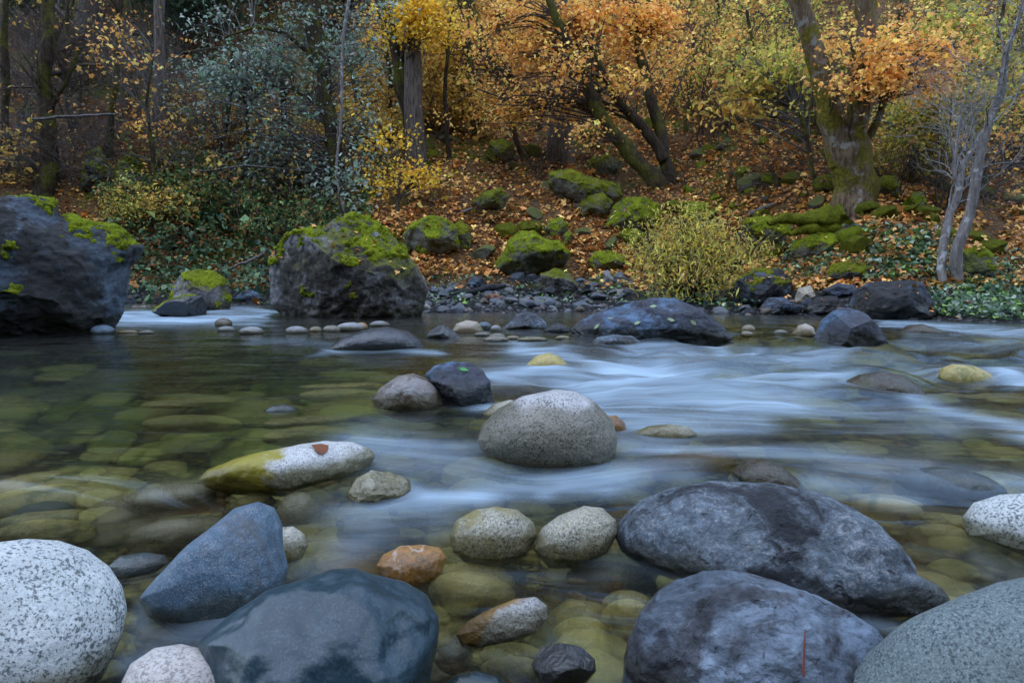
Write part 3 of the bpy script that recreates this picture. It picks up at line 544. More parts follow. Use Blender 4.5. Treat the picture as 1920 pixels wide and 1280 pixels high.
    for k, (o_, land, l, m, ms) in enumerate([
        ([(757,440),(775,418),(810,405),(835,410),(858,430),(862,465),(835,485),(790,485),(762,465)], 478, 'tilted moss-topped boulder right of the big grey-brown boulder', 'boulder_hill', (-.02,.25,'moss')),
        ([(845,425),(862,412),(878,425),(886,445),(880,470),(862,478),(848,455)], 468, 'small rounded mossy rock beside the tilted moss-topped boulder', 'boulder_hill', (.2,.1,'moss_dark')),
        ([(925,505),(940,480),(952,455),(975,435),(1000,433),(1020,450),(1050,455),(1068,475),(1060,500),(1020,512),(960,525)], 515, 'wide mossy boulder behind the gravel bar', 'boulder_hill', (-.02,.2,'moss')),
        ([(1028,325),(1070,318),(1110,335),(1160,345),(1168,370),(1140,388),(1090,392),(1045,372),(1030,350)], 385, 'broad mossy ledge under the leaning maple', 'boulder_hill', (-.02,.25,'moss_dark')),
        ([(1135,425),(1145,390),(1165,372),(1205,370),(1235,385),(1242,410),(1215,432),(1160,440)], 430, 'large green mossy boulder behind the yellow willow', 'boulder_hill', (.15,.05,'moss')),
        ([(1390,430),(1400,410),(1440,405),(1480,420),(1507,445),(1495,462),(1440,460),(1405,450)], 458, 'rounded bright mossy boulder left of the big maple roots', 'boulder_hill', (.3,.0,'moss')),
        ([(1104,490),(1115,473),(1145,470),(1172,480),(1178,500),(1140,512),(1108,505)], 502, 'low mossy block beside the yellow willow', 'boulder_hill', (.1,.2,'moss')),
        ([(1022,430),(1030,412),(1050,408),(1066,420),(1064,440),(1040,448)], 440, 'small mossy rock just above the wide mossy boulder', 'boulder_hill', (.05,.2,'moss')),
        ([(1055,440),(1068,432),(1078,445),(1074,460),(1058,460)], 457, 'little mossy stone right of the small mossy rock', 'boulder_hill', (.2,.1,'moss')),
        ([(1095,315),(1110,295),(1140,290),(1165,302),(1168,325),(1130,335),(1100,330)], 328, 'grey mossy boulder high on the slope beside the grey trunk', 'boulder_hill', (-.1,.3,'moss_dark')),
        ([(910,300),(918,268),(940,258),(962,270),(968,300),(940,310)], 305, 'upright mossy boulder high up left of the grey trunk', 'boulder_hill', (.15,.05,'moss_dark')),
        ([(1085,385),(1100,365),(1130,362),(1150,380),(1140,405),(1100,410)], 405, 'brown mossy rock under the broad mossy ledge', 'boulder_hill', (-.25,.3,'moss_dark')),
        ([(885,380),(905,360),(940,352),(955,370),(940,395),(900,400)], 395, 'dark mossy rock among leaves left of the broad mossy ledge', 'boulder_hill', (-.1,.2,'moss_dark')),
        ([(1268,395),(1290,378),(1325,382),(1345,400),(1330,420),(1285,420)], 415, 'mossy rock just above the yellow willow', 'boulder_hill', (.2,.1,'moss')),
        ([(1480,470),(1495,450),(1540,436),(1590,440),(1600,460),(1560,480),(1500,485)], 482, 'flat mossy slab between the rounded mossy boulder and the ivy', 'boulder_hill', (.25,.1,'moss')),
        ([(1640,345),(1655,328),(1678,330),(1690,350),(1680,375),(1650,375)], 372, 'mossy block right of the big maple trunk', 'boulder_hill', (.2,.1,'moss_dark')),
        ([(1690,385),(1710,362),(1730,360),(1738,380),(1720,400),(1695,400)], 398, 'mossy hump between the maple and the bare grey tree', 'boulder_hill', (.25,.0,'moss')),
        ([(1795,510),(1805,470),(1840,460),(1865,480),(1868,515),(1830,530)], 522, 'mossy boulder right of the bare grey tree foot', 'boulder_hill', (-.1,.25,'moss'))]):
        rock('mossy_boulder', l, 'boulder', o_, m, 130+k, land=land, level=5, lump=.08, rough=.04, facets=4, moss=ms)
    for k, (o_, land, l, m, ms) in enumerate([
        ([(70,330),(80,285),(98,270),(112,300),(115,345),(90,360)], 352, 'pale rock outcrop behind the great left boulder', 'cliff_pale', (-.35,.2,'moss_dark')), ([(150,355),(160,290),(185,272),(205,310),(215,345),(185,372)], 366, 'pale streaked rock outcrop on the dark left slope', 'cliff_pale', (-.3,.2,'moss_dark')),
        ([(215,345),(225,300),(250,285),(275,310),(285,345),(250,365)], 360, 'mossy dark outcrop right of the pale streaked rock', 'boulder_hill', (.05,.1,'moss_dark')), ([(30,250),(38,200),(58,190),(66,230),(60,262)], 258, 'pale cliff slab high on the left slope', 'cliff_pale', (-.5,.2,'moss_dark'))]):
        rock('cliff_rock', l, 'rock', o_, m, 190+k, land=land, level=5, lump=.1, rough=.10, facets=5, moss=ms)
    for k, (o_, land, l, m, ms) in enumerate([
        ([(1368,545),(1385,520),(1420,503),(1460,500),(1485,520),(1488,550),(1470,575),(1400,578),(1375,565)], 570, 'dark undercut rock with a moss patch right of the yellow willow', 'boulder_dark', (-.2,.45,'moss_dark')),
        ([(1422,580),(1440,558),(1480,555),(1505,575),(1500,590),(1430,592)], 588, 'leaf-strewn grey rock at the water below the undercut rock', 'bank_blue', None),
        ([(1488,570),(1495,540),(1520,535),(1530,555),(1515,572)], 568, 'pinkish upright stone between dark bank rocks', 'tan_stone', None),
        ([(1505,580),(1530,555),(1570,555),(1580,575),(1560,590),(1515,592)], 588, 'dark leaf-strewn rock left of the big angular block', 'boulder_dark', None),
        ([(1540,545),(1570,530),(1605,535),(1610,555),(1570,562)], 560, 'small bluish slab behind the big angular block', 'bank_blue', None),
        ([(1586,598),(1598,550),(1625,530),(1660,525),(1700,522),(1730,530),(1748,560),(1758,592),(1730,615),(1640,615)], 600, 'big dark blue angular block on the right bank', 'boulder_dark', None),
        ([(1005,545),(1012,515),(1040,502),(1070,512),(1085,540),(1060,560),(1015,560)], 555, 'grey slabby rock with moss on the gravel bar', 'boulder_grey', (-.35,.4,'moss_dark')),
        ([(1130,530),(1132,508),(1140,506),(1152,525),(1148,533)], 532, 'pale upright shard on the gravel bar', 'granite_far', None),
        ([(908,560),(915,550),(935,549),(942,560),(930,568),(912,567)], 567, 'red-brown cobble on the gravel bar', 'red_stone', None),
        ([(875,535),(885,518),(905,520),(912,535),(895,540)], 538, 'black angular rock above the driftwood slab', 'boulder_dark', None),
        ([(1830,625),(1850,620),(1885,622),(1892,634),(1850,638)], 634, 'low bluish rock at the waterline under the right bank leaves', 'bank_blue', None),
        ([(440,560),(455,545),(480,543),(492,560),(470,572)], 566, 'small blue-grey rock left of the big grey-brown boulder', 'bank_blue', None),
        ([(235,585),(250,572),(280,572),(300,585),(280,597),(245,596)], 592, 'brownish rock at the cascade beside the great left boulder', 'brown_stone', None),
        ([(1545,520),(1560,495),(1610,490),(1650,500),(1655,520),(1600,530)], 528, 'dark hollow rock under the ivy mound', 'boulder_dark', (-.1,.35,'moss_dark'))]):
        rock('bank_rock', l, 'rock', o_, m, 160+k, land=land, level=5, lump=.08, rough=.06, facets=6, moss=ms)
stones()

def cobbles():
    """countable small stones: riverbed cobbles, the gravel bar, loose mossy rocks on the slope"""
    V, F = ico(3); protos = []
    for k in range(9):
        u = V*np.array([1, RNG.uniform(.7, .95), RNG.uniform(.45, .75)]); u = u*(1 + .16*fbm(V*1.2 + k*9, 3, k))[:, None]
        protos.append(u)
    ang = []
    for k in range(8):
        u = V.copy()
        for _ in range(9):
            n = norm(RNG.normal(size=3)); u = u - np.maximum(u @ n - RNG.uniform(.5, .85), 0)[:, None]*n
        ang.append(u*np.array([1, .8, RNG.uniform(.45, .8)]))
    cache = {}
    def put(name, label, group, kind, k, m, P, s, rz, tilt=0, squash=1):
        key = (kind, k, m)
        if key not in cache:
            src = (protos if kind == 'r' else ang)[k]
            o = build(name, src, F, None, MAT[m]); cache[key] = o
        else:
            o = cache[key].copy(); COL.objects.link(o); o.name = name
        o.location = P; o.scale = (s, s, s*squash); o.rotation_euler = (RNG.normal()*tilt, RNG.normal()*tilt, rz)
        tag(o, label, 'stone', group)
    # riverbed
    n = 0; tries = 0; placed = []
    while n < 290 and tries < 6000:
        tries += 1
        py = 660 + 640*RNG.random()**.75; px = RNG.uniform(-40, 1960)
        d = pdir(px, py); t = (-.14 - CAM_H)/d[2]; P = CAM + d*t
        if P[1] > 6: continue
        s = RNG.uniform(.02, .065)*(.8 + .35*P[1]) if P[1] < 2.6 else RNG.uniform(.08, .22)
        if any((P[0]-a)**2 + (P[1]-b)**2 < (.75*(s + c))**2 for a, b, c in placed): continue
        z = float(gz(P[0], P[1])); wz = float(water_z(P[0], P[1]))
        s = min(s, (wz - z)*1.1); placed.append((P[0], P[1], s))
        m = RNG.choice(['olive_stone', 'granite_olive', 'olive_stone', 'tan_stone', 'brown_stone', 'slate_blue', 'orange_stone'], p=[.3, .22, .12, .14, .08, .04, .10])
        if P[1] > 2.0: m = RNG.choice(['olive_stone', 'granite_olive'])
        put('bed_cobble', 'olive or brown cobble lying on the riverbed under the water', 'cobbles on the riverbed', 'r', RNG.integers(9), m, (P[0], P[1], z + s*.2), s, RNG.uniform(-.5, .5), .12, .62 if P[1] < 2 else .42)
        n += 1
    # gravel bar
    for k in range(270):
        px = RNG.uniform(795, 1185); py = RNG.uniform(536, 590) if px < 1000 else RNG.uniform(530, 588)
        P = hit(px, py); s = RNG.uniform(.016, .05) if RNG.random() < .8 else RNG.uniform(.05, .085)
        put('bar_pebble', 'loose pebble on the gravel bar across the water', 'pebbles of the gravel bar', 'r' if RNG.random() < .5 else 'a', RNG.integers(8), RNG.choice(['gravel_grey','gravel_dark','gravel_blue','gravel_brown','gravel_pale'], p=[.33,.25,.2,.12,.1]), P + [0, 0, s*.25], s, RNG.uniform(0, 6.3), .3)
    for k in range(34):
        P = hit(RNG.uniform(960, 1190), RNG.uniform(518, 580)); s = RNG.uniform(.06, .17)
        put('slate_chunk', 'dark angular slab of rock on the gravel bar', 'dark slabs on the gravel bar', 'a', RNG.integers(8), RNG.choice(['gravel_dark','gravel_grey','gravel_blue']), P + [0, 0, s*.2], s, RNG.uniform(0, 6.3), .3, .7)
    for k in range(90):
        px = RNG.choice([RNG.uniform(1180, 1960), RNG.uniform(230, 500)], p=[.75, .25]); py = RNG.uniform(572, 604) if px > 600 else RNG.uniform(560, 580)
        P = hit(px, py); s = RNG.uniform(.03, .10)
        put('shore_rock', 'dark angular rock at the foot of the far bank', 'rocks along the far waterline', 'a', RNG.integers(8), RNG.choice(['gravel_dark','bank_blue','gravel_grey','gravel_brown']), P + [0, 0, s*.2], s, RNG.uniform(0, 6.3), .3)
    # mossy rocks strewn over the slope
    for k in range(210):
        px = RNG.uniform(560, 1960); py = RNG.uniform(130, 480)
        P = hit(px, py); s = RNG.uniform(.08, .26)*(.6 + P[1]*.04)
        put('slope_rock', 'small moss-grown rock among fallen leaves on the slope', 'mossy rocks strewn over the slope', 'a', RNG.integers(8), RNG.choice(['moss_dark','moss','boulder_hill'], p=[.5,.2,.3]), P + [0, 0, s*.1], s, RNG.uniform(0, 6.3), .3)
cobbles()

# ------------------------------------------------------------------ the river
def river():
    ys = np.concatenate([np.linspace(-4, .5, 30), np.geomspace(.52, 9.3, 420)]); ss = np.concatenate([np.linspace(-3.4, -1.05, 40), np.linspace(-1.04, 1.04, 420), np.linspace(1.05, 3.4, 40)])
    Sg, Y = np.meshgrid(ss, ys); X = Sg*(np.maximum(Y, .3) + .55)
    Z = water_z(X, Y)
    psi = Y + .10*X + .05*np.sin(X*1.7 + Y)                       # stream lines that part round the stones
    for (cx, cy, a) in ROCKS:
        if a > 1.2 or cy > 6.4: continue
        a = min(a*1.05, .5); r2 = (X-cx)**2 + (Y-cy)**2
        psi = psi - (Y-cy)*a*a/np.maximum(r2, a*a*.8)*.9
    PX, PY = proj(np.stack([X, Y, Z], -1)); PX = np.where(Y > .35, PX, -9e3)
    foam = np.zeros_like(X)
    def stroke(pts, r, v, rough=.7):
        nonlocal foam
        pts = np.array(pts, float); best = np.full(X.shape, 9e9)
        for a, b in zip(pts[:-1], pts[1:]):
            e = b - a; t = np.clip(((PX-a[0])*e[0] + (PY-a[1])*e[1])/(e @ e), 0, 1)
            dx, dy = (PX - a[0] - t*e[0])*.55, PY - a[1] - t*e[1]; best = np.minimum(best, dx*dx + dy*dy)
        foam = 1 - (1 - foam)*(1 - .76*v*np.exp(-best/(1.15*r*r)))
    WX, WY = 26*fbm(p3(X*1.3, Y*2.2), 3, 91), 22*fbm(p3(X*1.1, Y*2.6), 3, 92); PX = PX + WX*1.5; PY = PY + WY*np.clip((PY-560)/250, .1, 1.2)
    for a in [([(975,652),(1040,664),(1120,690),(1240,692)], 13, .85), ([(930,705),(1010,697),(1100,716),(1300,706)], 14, .85), ([(1120,735),(1280,742),(1480,752)], 17, .7), ([(1130,775),(1260,785),(1420,790)], 14, .75),
              ([(1180,655),(1330,668),(1560,676)], 13, .6), ([(1330,655),(1370,667),(1420,660)], 6, .7), ([(1500,680),(1700,690),(1900,700)], 11, .4), ([(1740,760),(1800,785),(1930,812)], 15, .8), ([(1885,700),(1930,712)], 11, .9), ([(1200,700),(1420,715),(1560,712)], 24, .55),
              ([(1380,740),(1560,765),(1740,800)], 30, .4), ([(1180,825),(1340,838),(1560,856),(1720,872)], 17, .5), ([(1660,604),(1760,612),(1940,626)], 8, .75), ([(1700,640),(1940,652)], 9, .3), ([(690,835),(790,850),(890,868)], 30, .38), ([(640,975),(720,960),(800,975)], 30, .38),
              ([(745,915),(800,935),(900,940)], 20, .55), ([(900,930),(1010,918),(1100,905),(1180,915)], 22, .55), ([(1030,935),(1060,925),(1150,930)], 12, .55), ([(1160,880),(1300,900)], 22, .35), ([(215,597),(330,599),(430,594),(500,592)], 7, 1.3), ([(220,590),(270,586),(320,592)], 5, 1.2), ([(200,608),(420,610),(480,606)], 5, .5), ([(390,583),(440,578),(495,582)], 5, .7),
              ([(610,660),(720,652),(800,658)], 6, .45), ([(860,750),(930,768),(900,760)], 10, .75), ([(780,735),(850,755),(880,770)], 12, .35), ([(230,1220),(300,1190),(400,1170),(470,1130)], 20, .35), ([(240,1180),(260,1130)], 12, .35), ([(1780,880),(1930,890)], 14, .35), ([(1550,900),(1700,930)], 18, .35), ([(1150,1050),(1300,1080)], 20, .12), ([(1640,1170),(1740,1185)], 10, .3), ([(580,1060),(700,1000)], 25, .22), ([(480,640),(620,645)], 6, .2), ([(1180,850),(1270,845)], 8, .5)]:
        stroke(*a)
    stroke([(960,690),(1250,715),(1500,740)], 45, .16); stroke([(700,850),(1000,910),(1200,900)], 36, .20)
    foam *= 1 + .6*fbm(p3(X*1.2, psi*9), 3, 77); foam = np.clip(foam, 0, 1)
    lv = sstep(2.0, 2.8, Y)*sstep(6, 4.5, Y)*sstep(-.3, .5, X)
    Z = Z + .045*fbm(p3(X*1.9, psi*2.6), 3, 41)*(.12 + lv) + foam*.014*fbm(p3(X*2.2, psi*5), 2, 43) + .003*fbm(p3(X*4, psi*14), 2, 44)
    V = np.stack([X, Y, Z], -1).reshape(-1, 3); i = np.arange(len(V)).reshape(X.shape)
    Q = [np.stack([i[:-1, :-1], i[:-1, 1:], i[1:, 1:], i[1:, :-1]], -1).reshape(-1, 4)]
    rim = np.concatenate([i[0, :], i[1:, -1], i[-1, -2::-1], i[-2:0:-1, 0]]); n0 = len(V)
    low = V[rim].copy(); low[:, 2] = -1.6; V = np.concatenate([V, low]); j = np.arange(len(rim)) + n0; k = len(rim)
    Q.append(np.stack([rim, j, np.roll(j, -1), np.roll(rim, -1)], -1))
    V = np.concatenate([V, [[0, 2, -1.6]]]); T = np.stack([np.full(k, len(V)-1), np.roll(j, -1), j], -1)
    ex = len(V) - n0
    at = {'foam': np.concatenate([foam.ravel(), np.zeros(ex)]), 'flow': np.concatenate([np.stack([X, psi, 0*X], -1).reshape(-1, 3), np.zeros((ex, 3))])}
    g = G('river_water')
    fl = g.n('Attribute', attribute_name='flow').outputs['Vector']; fo = g.n('Attribute', attribute_name='foam').outputs['Fac']
    m1 = g.n('Mapping', {'Vector': fl}); m1.inputs['Scale'].default_value = (1.3, 7.5, 1); st = g.noise(m1.outputs[0], 1.0, 4, .55, .5)
    m2 = g.n('Mapping', {'Vector': fl}); m2.inputs['Scale'].default_value = (1.7, 46, 1); st2 = g.noise(m2.outputs[0], 1.0, 3, .6, .1)
    k_ = g.math('MULTIPLY', fo, g.math('SUBTRACT', g.math('ADD', g.math('MULTIPLY', st, 1.35), g.math('MULTIPLY', st2, .85)), .24), clamp=True)
    nr = g.bump(st, .35, .02); nr = g.bump(st2, .15, .004, nr)
    fr = g.n('Fresnel', {'IOR': 1.33, 'Normal': nr})
    tr = g.n('BsdfTransparent', {'Color': (.96, .97, .95)}); gl = g.n('BsdfGlossy', {'Color': (1, 1, 1), 'Roughness': .17, 'Normal': nr})
    rf = g.n('BsdfRefraction', {'Color': (.96, .97, .95), 'Roughness': .16, 'IOR': 1.12, 'Normal': nr}); tf = g.n('MixShader', {0: .5, 1: tr.outputs[0], 2: rf.outputs[0]})
    cl = g.n('MixShader', {0: fr.outputs[0], 1: tf.outputs[0], 2: gl.outputs[0]})
    fd = g.n('BsdfDiffuse', {'Color': (.40, .52, .62), 'Normal': nr}); ft = g.n('BsdfTranslucent', {'Color': (.40, .54, .68)})
    fm = g.n('MixShader', {0: .2, 1: fd.outputs[0], 2: ft.outputs[0]})
    ms = g.n('MixShader', {0: k_, 1: cl.outputs[0], 2: fm.outputs[0]}); g.nt.links.new(ms.outputs[0], g.out.inputs[0])
    va = g.n('VolumeAbsorption', {'Color': (.44, .64, .22), 'Density': 1.55}); g.nt.links.new(va.outputs[0], g.out.inputs['Volume'])
    tag(build('river_water', V, T, np.concatenate(Q), g.m, attrs=at), 'clear green river with milky white rapids', kind='structure')
river()

# ------------------------------------------------------------------ foliage
PAL = {
 'orange': [(.58,.31,.09), (.53,.26,.07), (.63,.39,.12), (.42,.19,.05), (.60,.38,.08), (.68,.48,.13)],
 'yellow': [(.58,.38,.035), (.50,.30,.03), (.42,.30,.05), (.62,.44,.06)],
 'ochre':  [(.38,.27,.06), (.44,.28,.06), (.30,.23,.06), (.34,.17,.045), (.46,.35,.08)],
 'grey_green': [(.13,.19,.15), (.19,.25,.20), (.10,.15,.09), (.26,.32,.27)],
 'green': [(.06,.11,.04), (.10,.16,.05), (.045,.08,.035), (.16,.21,.07), (.24,.13,.04)],
 'yellow_green': [(.28,.29,.05), (.38,.34,.07), (.20,.23,.05), (.46,.36,.08), (.34,.22,.06)],
 'willow': [(.46,.42,.10), (.56,.45,.08), (.36,.35,.10), (.24,.26,.08), (.50,.38,.08), (.32,.27,.10)],
 'ivy': [(.07,.14,.07), (.11,.19,.09), (.045,.08,.05), (.22,.29,.19), (.15,.26,.06), (.30,.36,.28)],  # palette lightened to grey-green: sky gloss on the leaves put into their colour
 'ivy_dark': [(.045,.09,.045), (.07,.13,.06), (.035,.065,.04), (.12,.19,.09), (.20,.09,.03)],
 'litter': [(.50,.26,.08), (.60,.33,.10), (.40,.19,.055), (.20,.10,.04), (.62,.40,.12), (.48,.22,.065), (.34,.16,.055)],
 'needle': [(.018,.035,.022), (.03,.05,.03), (.024,.04,.02)],
 'fern': [(.06,.12,.05), (.09,.16,.06)], 'rust_fern': [(.20,.08,.03), (.26,.12,.045), (.15,.06,.025)],
}
def _tpl(kind):
    if kind == 'maple':
        pa = [(.22,180), (.66,-128), (.50,-98), (.92,-54), (.55,-30), (1.05,0), (.55,30), (.92,54), (.50,98), (.66,128)]
        V = [(0, 0, .07)] + [(r*math.cos(R(a)), r*math.sin(R(a)), -.10*(r > .6)) for r, a in pa]
        n = len(pa); return np.array(V)*.55, np.array([(0, 1+k, 1+(k+1) % n) for k in range(n)])
    if kind == 'oval':
        V = [(-.5,0,0), (-.1,.27,.06), (.28,.2,.05), (.55,0,-.05), (.28,-.2,.05), (-.1,-.27,.06)]
        return np.array(V), np.array([(0,3,1), (1,3,2), (0,5,3), (5,4,3)])
    if kind == 'ivy':
        V = [(-.45,0,0), (-.3,.42,.05), (.1,.34,.04), (.55,0,-.06), (.1,-.34,.04), (-.3,-.42,.05)]
        return np.array(V), np.array([(0,3,1), (1,3,2), (0,5,3), (5,4,3)])
    if kind == 'willow':
        V = [(-.5,0,0), (0,.10,.02), (.55,0,-.08), (0,-.10,.02)]
        return np.array(V), np.array([(0,2,1), (0,3,2)])
    V = [(-.5,0,0), (-.2,.06,0), (.5,.02,-.1), (.5,-.02,-.1), (-.2,-.06,0)]
    return np.array(V), np.array([(0,2,1), (0,3,2), (0,4,3)])
TPL = {k: _tpl(k) for k in ('maple', 'oval', 'ivy', 'willow', 'needle')}
def leaves(acc, P, size, pal, kind='maple', up=.5, var=.3, droop=None):
    n = len(P)
    if not n: return
    T, F = TPL[kind]; N = RNG.normal(size=(n, 3)); N[:, 2] = np.abs(N[:, 2])*(1 if up < 1 else 1.0) + up; N = norm(N)
    X = RNG.normal(size=(n, 3)) if droop is None else RNG.normal(size=(n, 3))*.6 + np.asarray(droop)
    X = norm(X - np.sum(X*N, 1)[:, None]*N); Y = np.cross(N, X)
    s = size*np.exp(RNG.normal(size=n)*var)
    B = np.stack([X, Y, N], 1)*s[:, None, None]
    TT = np.repeat(T[None], n, 0); TT[:, :, 2] += (RNG.normal(size=(n, 1))*.35 + .2)*np.abs(T[None, :, 1]) - RNG.uniform(-.1, .5, (n, 1))*T[None, :, 0]**2; TT[:, :, :2] *= 1 + RNG.normal(size=TT[:, :, :2].shape)*.10
    V = np.einsum('nkc,ncd->nkd', TT, B) + P[:, None]
    C = np.array(PAL[pal])[RNG.integers(len(PAL[pal]), size=n)]*np.exp(RNG.normal(size=(n, 1))*.22)*(1 + RNG.normal(size=(n, 3))*.05)
    acc.add(V.reshape(-1, 3), T=(F[None] + (np.arange(n)*len(T))[:, None, None]).reshape(-1, 3), C=np.repeat(np.clip(C, .005, .8), len(T), 0))
def spline(pts, K=18):
    p = np.asarray(pts, float); s = np.concatenate([[0], np.cumsum(np.linalg.norm(np.diff(p[:, :3], axis=0), axis=1))]); t = np.linspace(0, s[-1], K)
    q = np.stack([np.interp(t, s, p[:, k]) for k in range(p.shape[1])], 1)
    for _ in range(2): q[1:-1] = (q[:-2] + 2*q[1:-1] + q[2:])/4
    return q
def sprout(P, Rd, n, t0, t1, lmin, lmax, spread=.9, up=.25, K=6, rr=.55, wig=.14, rmin=.0012):
    M, KP, _ = P.shape
    t = RNG.uniform(t0, t1, (M, n)).ravel()*(KP - 1); pi = np.repeat(np.arange(M), n); i0 = np.minimum(t.astype(int), KP - 2); f = (t - i0)[:, None]
    b = P[pi, i0]*(1-f) + P[pi, i0+1]*f; d = norm(P[pi, i0+1] - P[pi, i0]); r = (Rd[pi, i0]*(1-f[:, 0]) + Rd[pi, i0+1]*f[:, 0])*rr
    q = RNG.normal(size=(M*n, 3)); q = norm(q - np.sum(q*d, 1)[:, None]*d)
    dirn = norm(d*.7 + q*spread + np.array([0, 0, up])); L = RNG.uniform(lmin, lmax, M*n)[:, None]
    out = [b]
    for k in range(1, K):
        dirn = norm(dirn + RNG.normal(size=dirn.shape)*wig + np.array([0, 0, .03*up])); out.append(out[-1] + dirn*L/(K-1))
    r = np.maximum(r, rmin); return np.stack(out, 1), r[:, None]*np.linspace(1, .3, K)[None] + rmin*.3
def connect(nodes, nrad, C, K=6, r0=.012):
    """limbs that arch from the nearest suitable node to every clump"""
    dd = np.linalg.norm(C[:, None] - nodes[None], axis=2) + 1.6*np.maximum(nodes[None, :, 2] - C[:, None, 2] + .1, 0)
    j = (dd*RNG.uniform(.6, 1.6, dd.shape)).argmin(1); A = nodes[j]; t = np.linspace(0, 1, K)[None, :, None]; L = np.linalg.norm(C - A, axis=1)[:, None, None]
    P = A[:, None]*(1-t) + C[:, None]*t + np.sin(t*math.pi)*L*np.array([0, 0, .13]) + np.sin(t*math.pi)*RNG.normal(size=(len(C), 1, 3))*L*.09
    P[:, 1:-1] += RNG.normal(size=(len(C), K-2, 3))*L*.018
    r = np.minimum(nrad[j]*.55, r0*(.45 + L[:, 0, 0]*.45)); return P, r[:, None]*np.linspace(1, .22, K)[None] + .0015

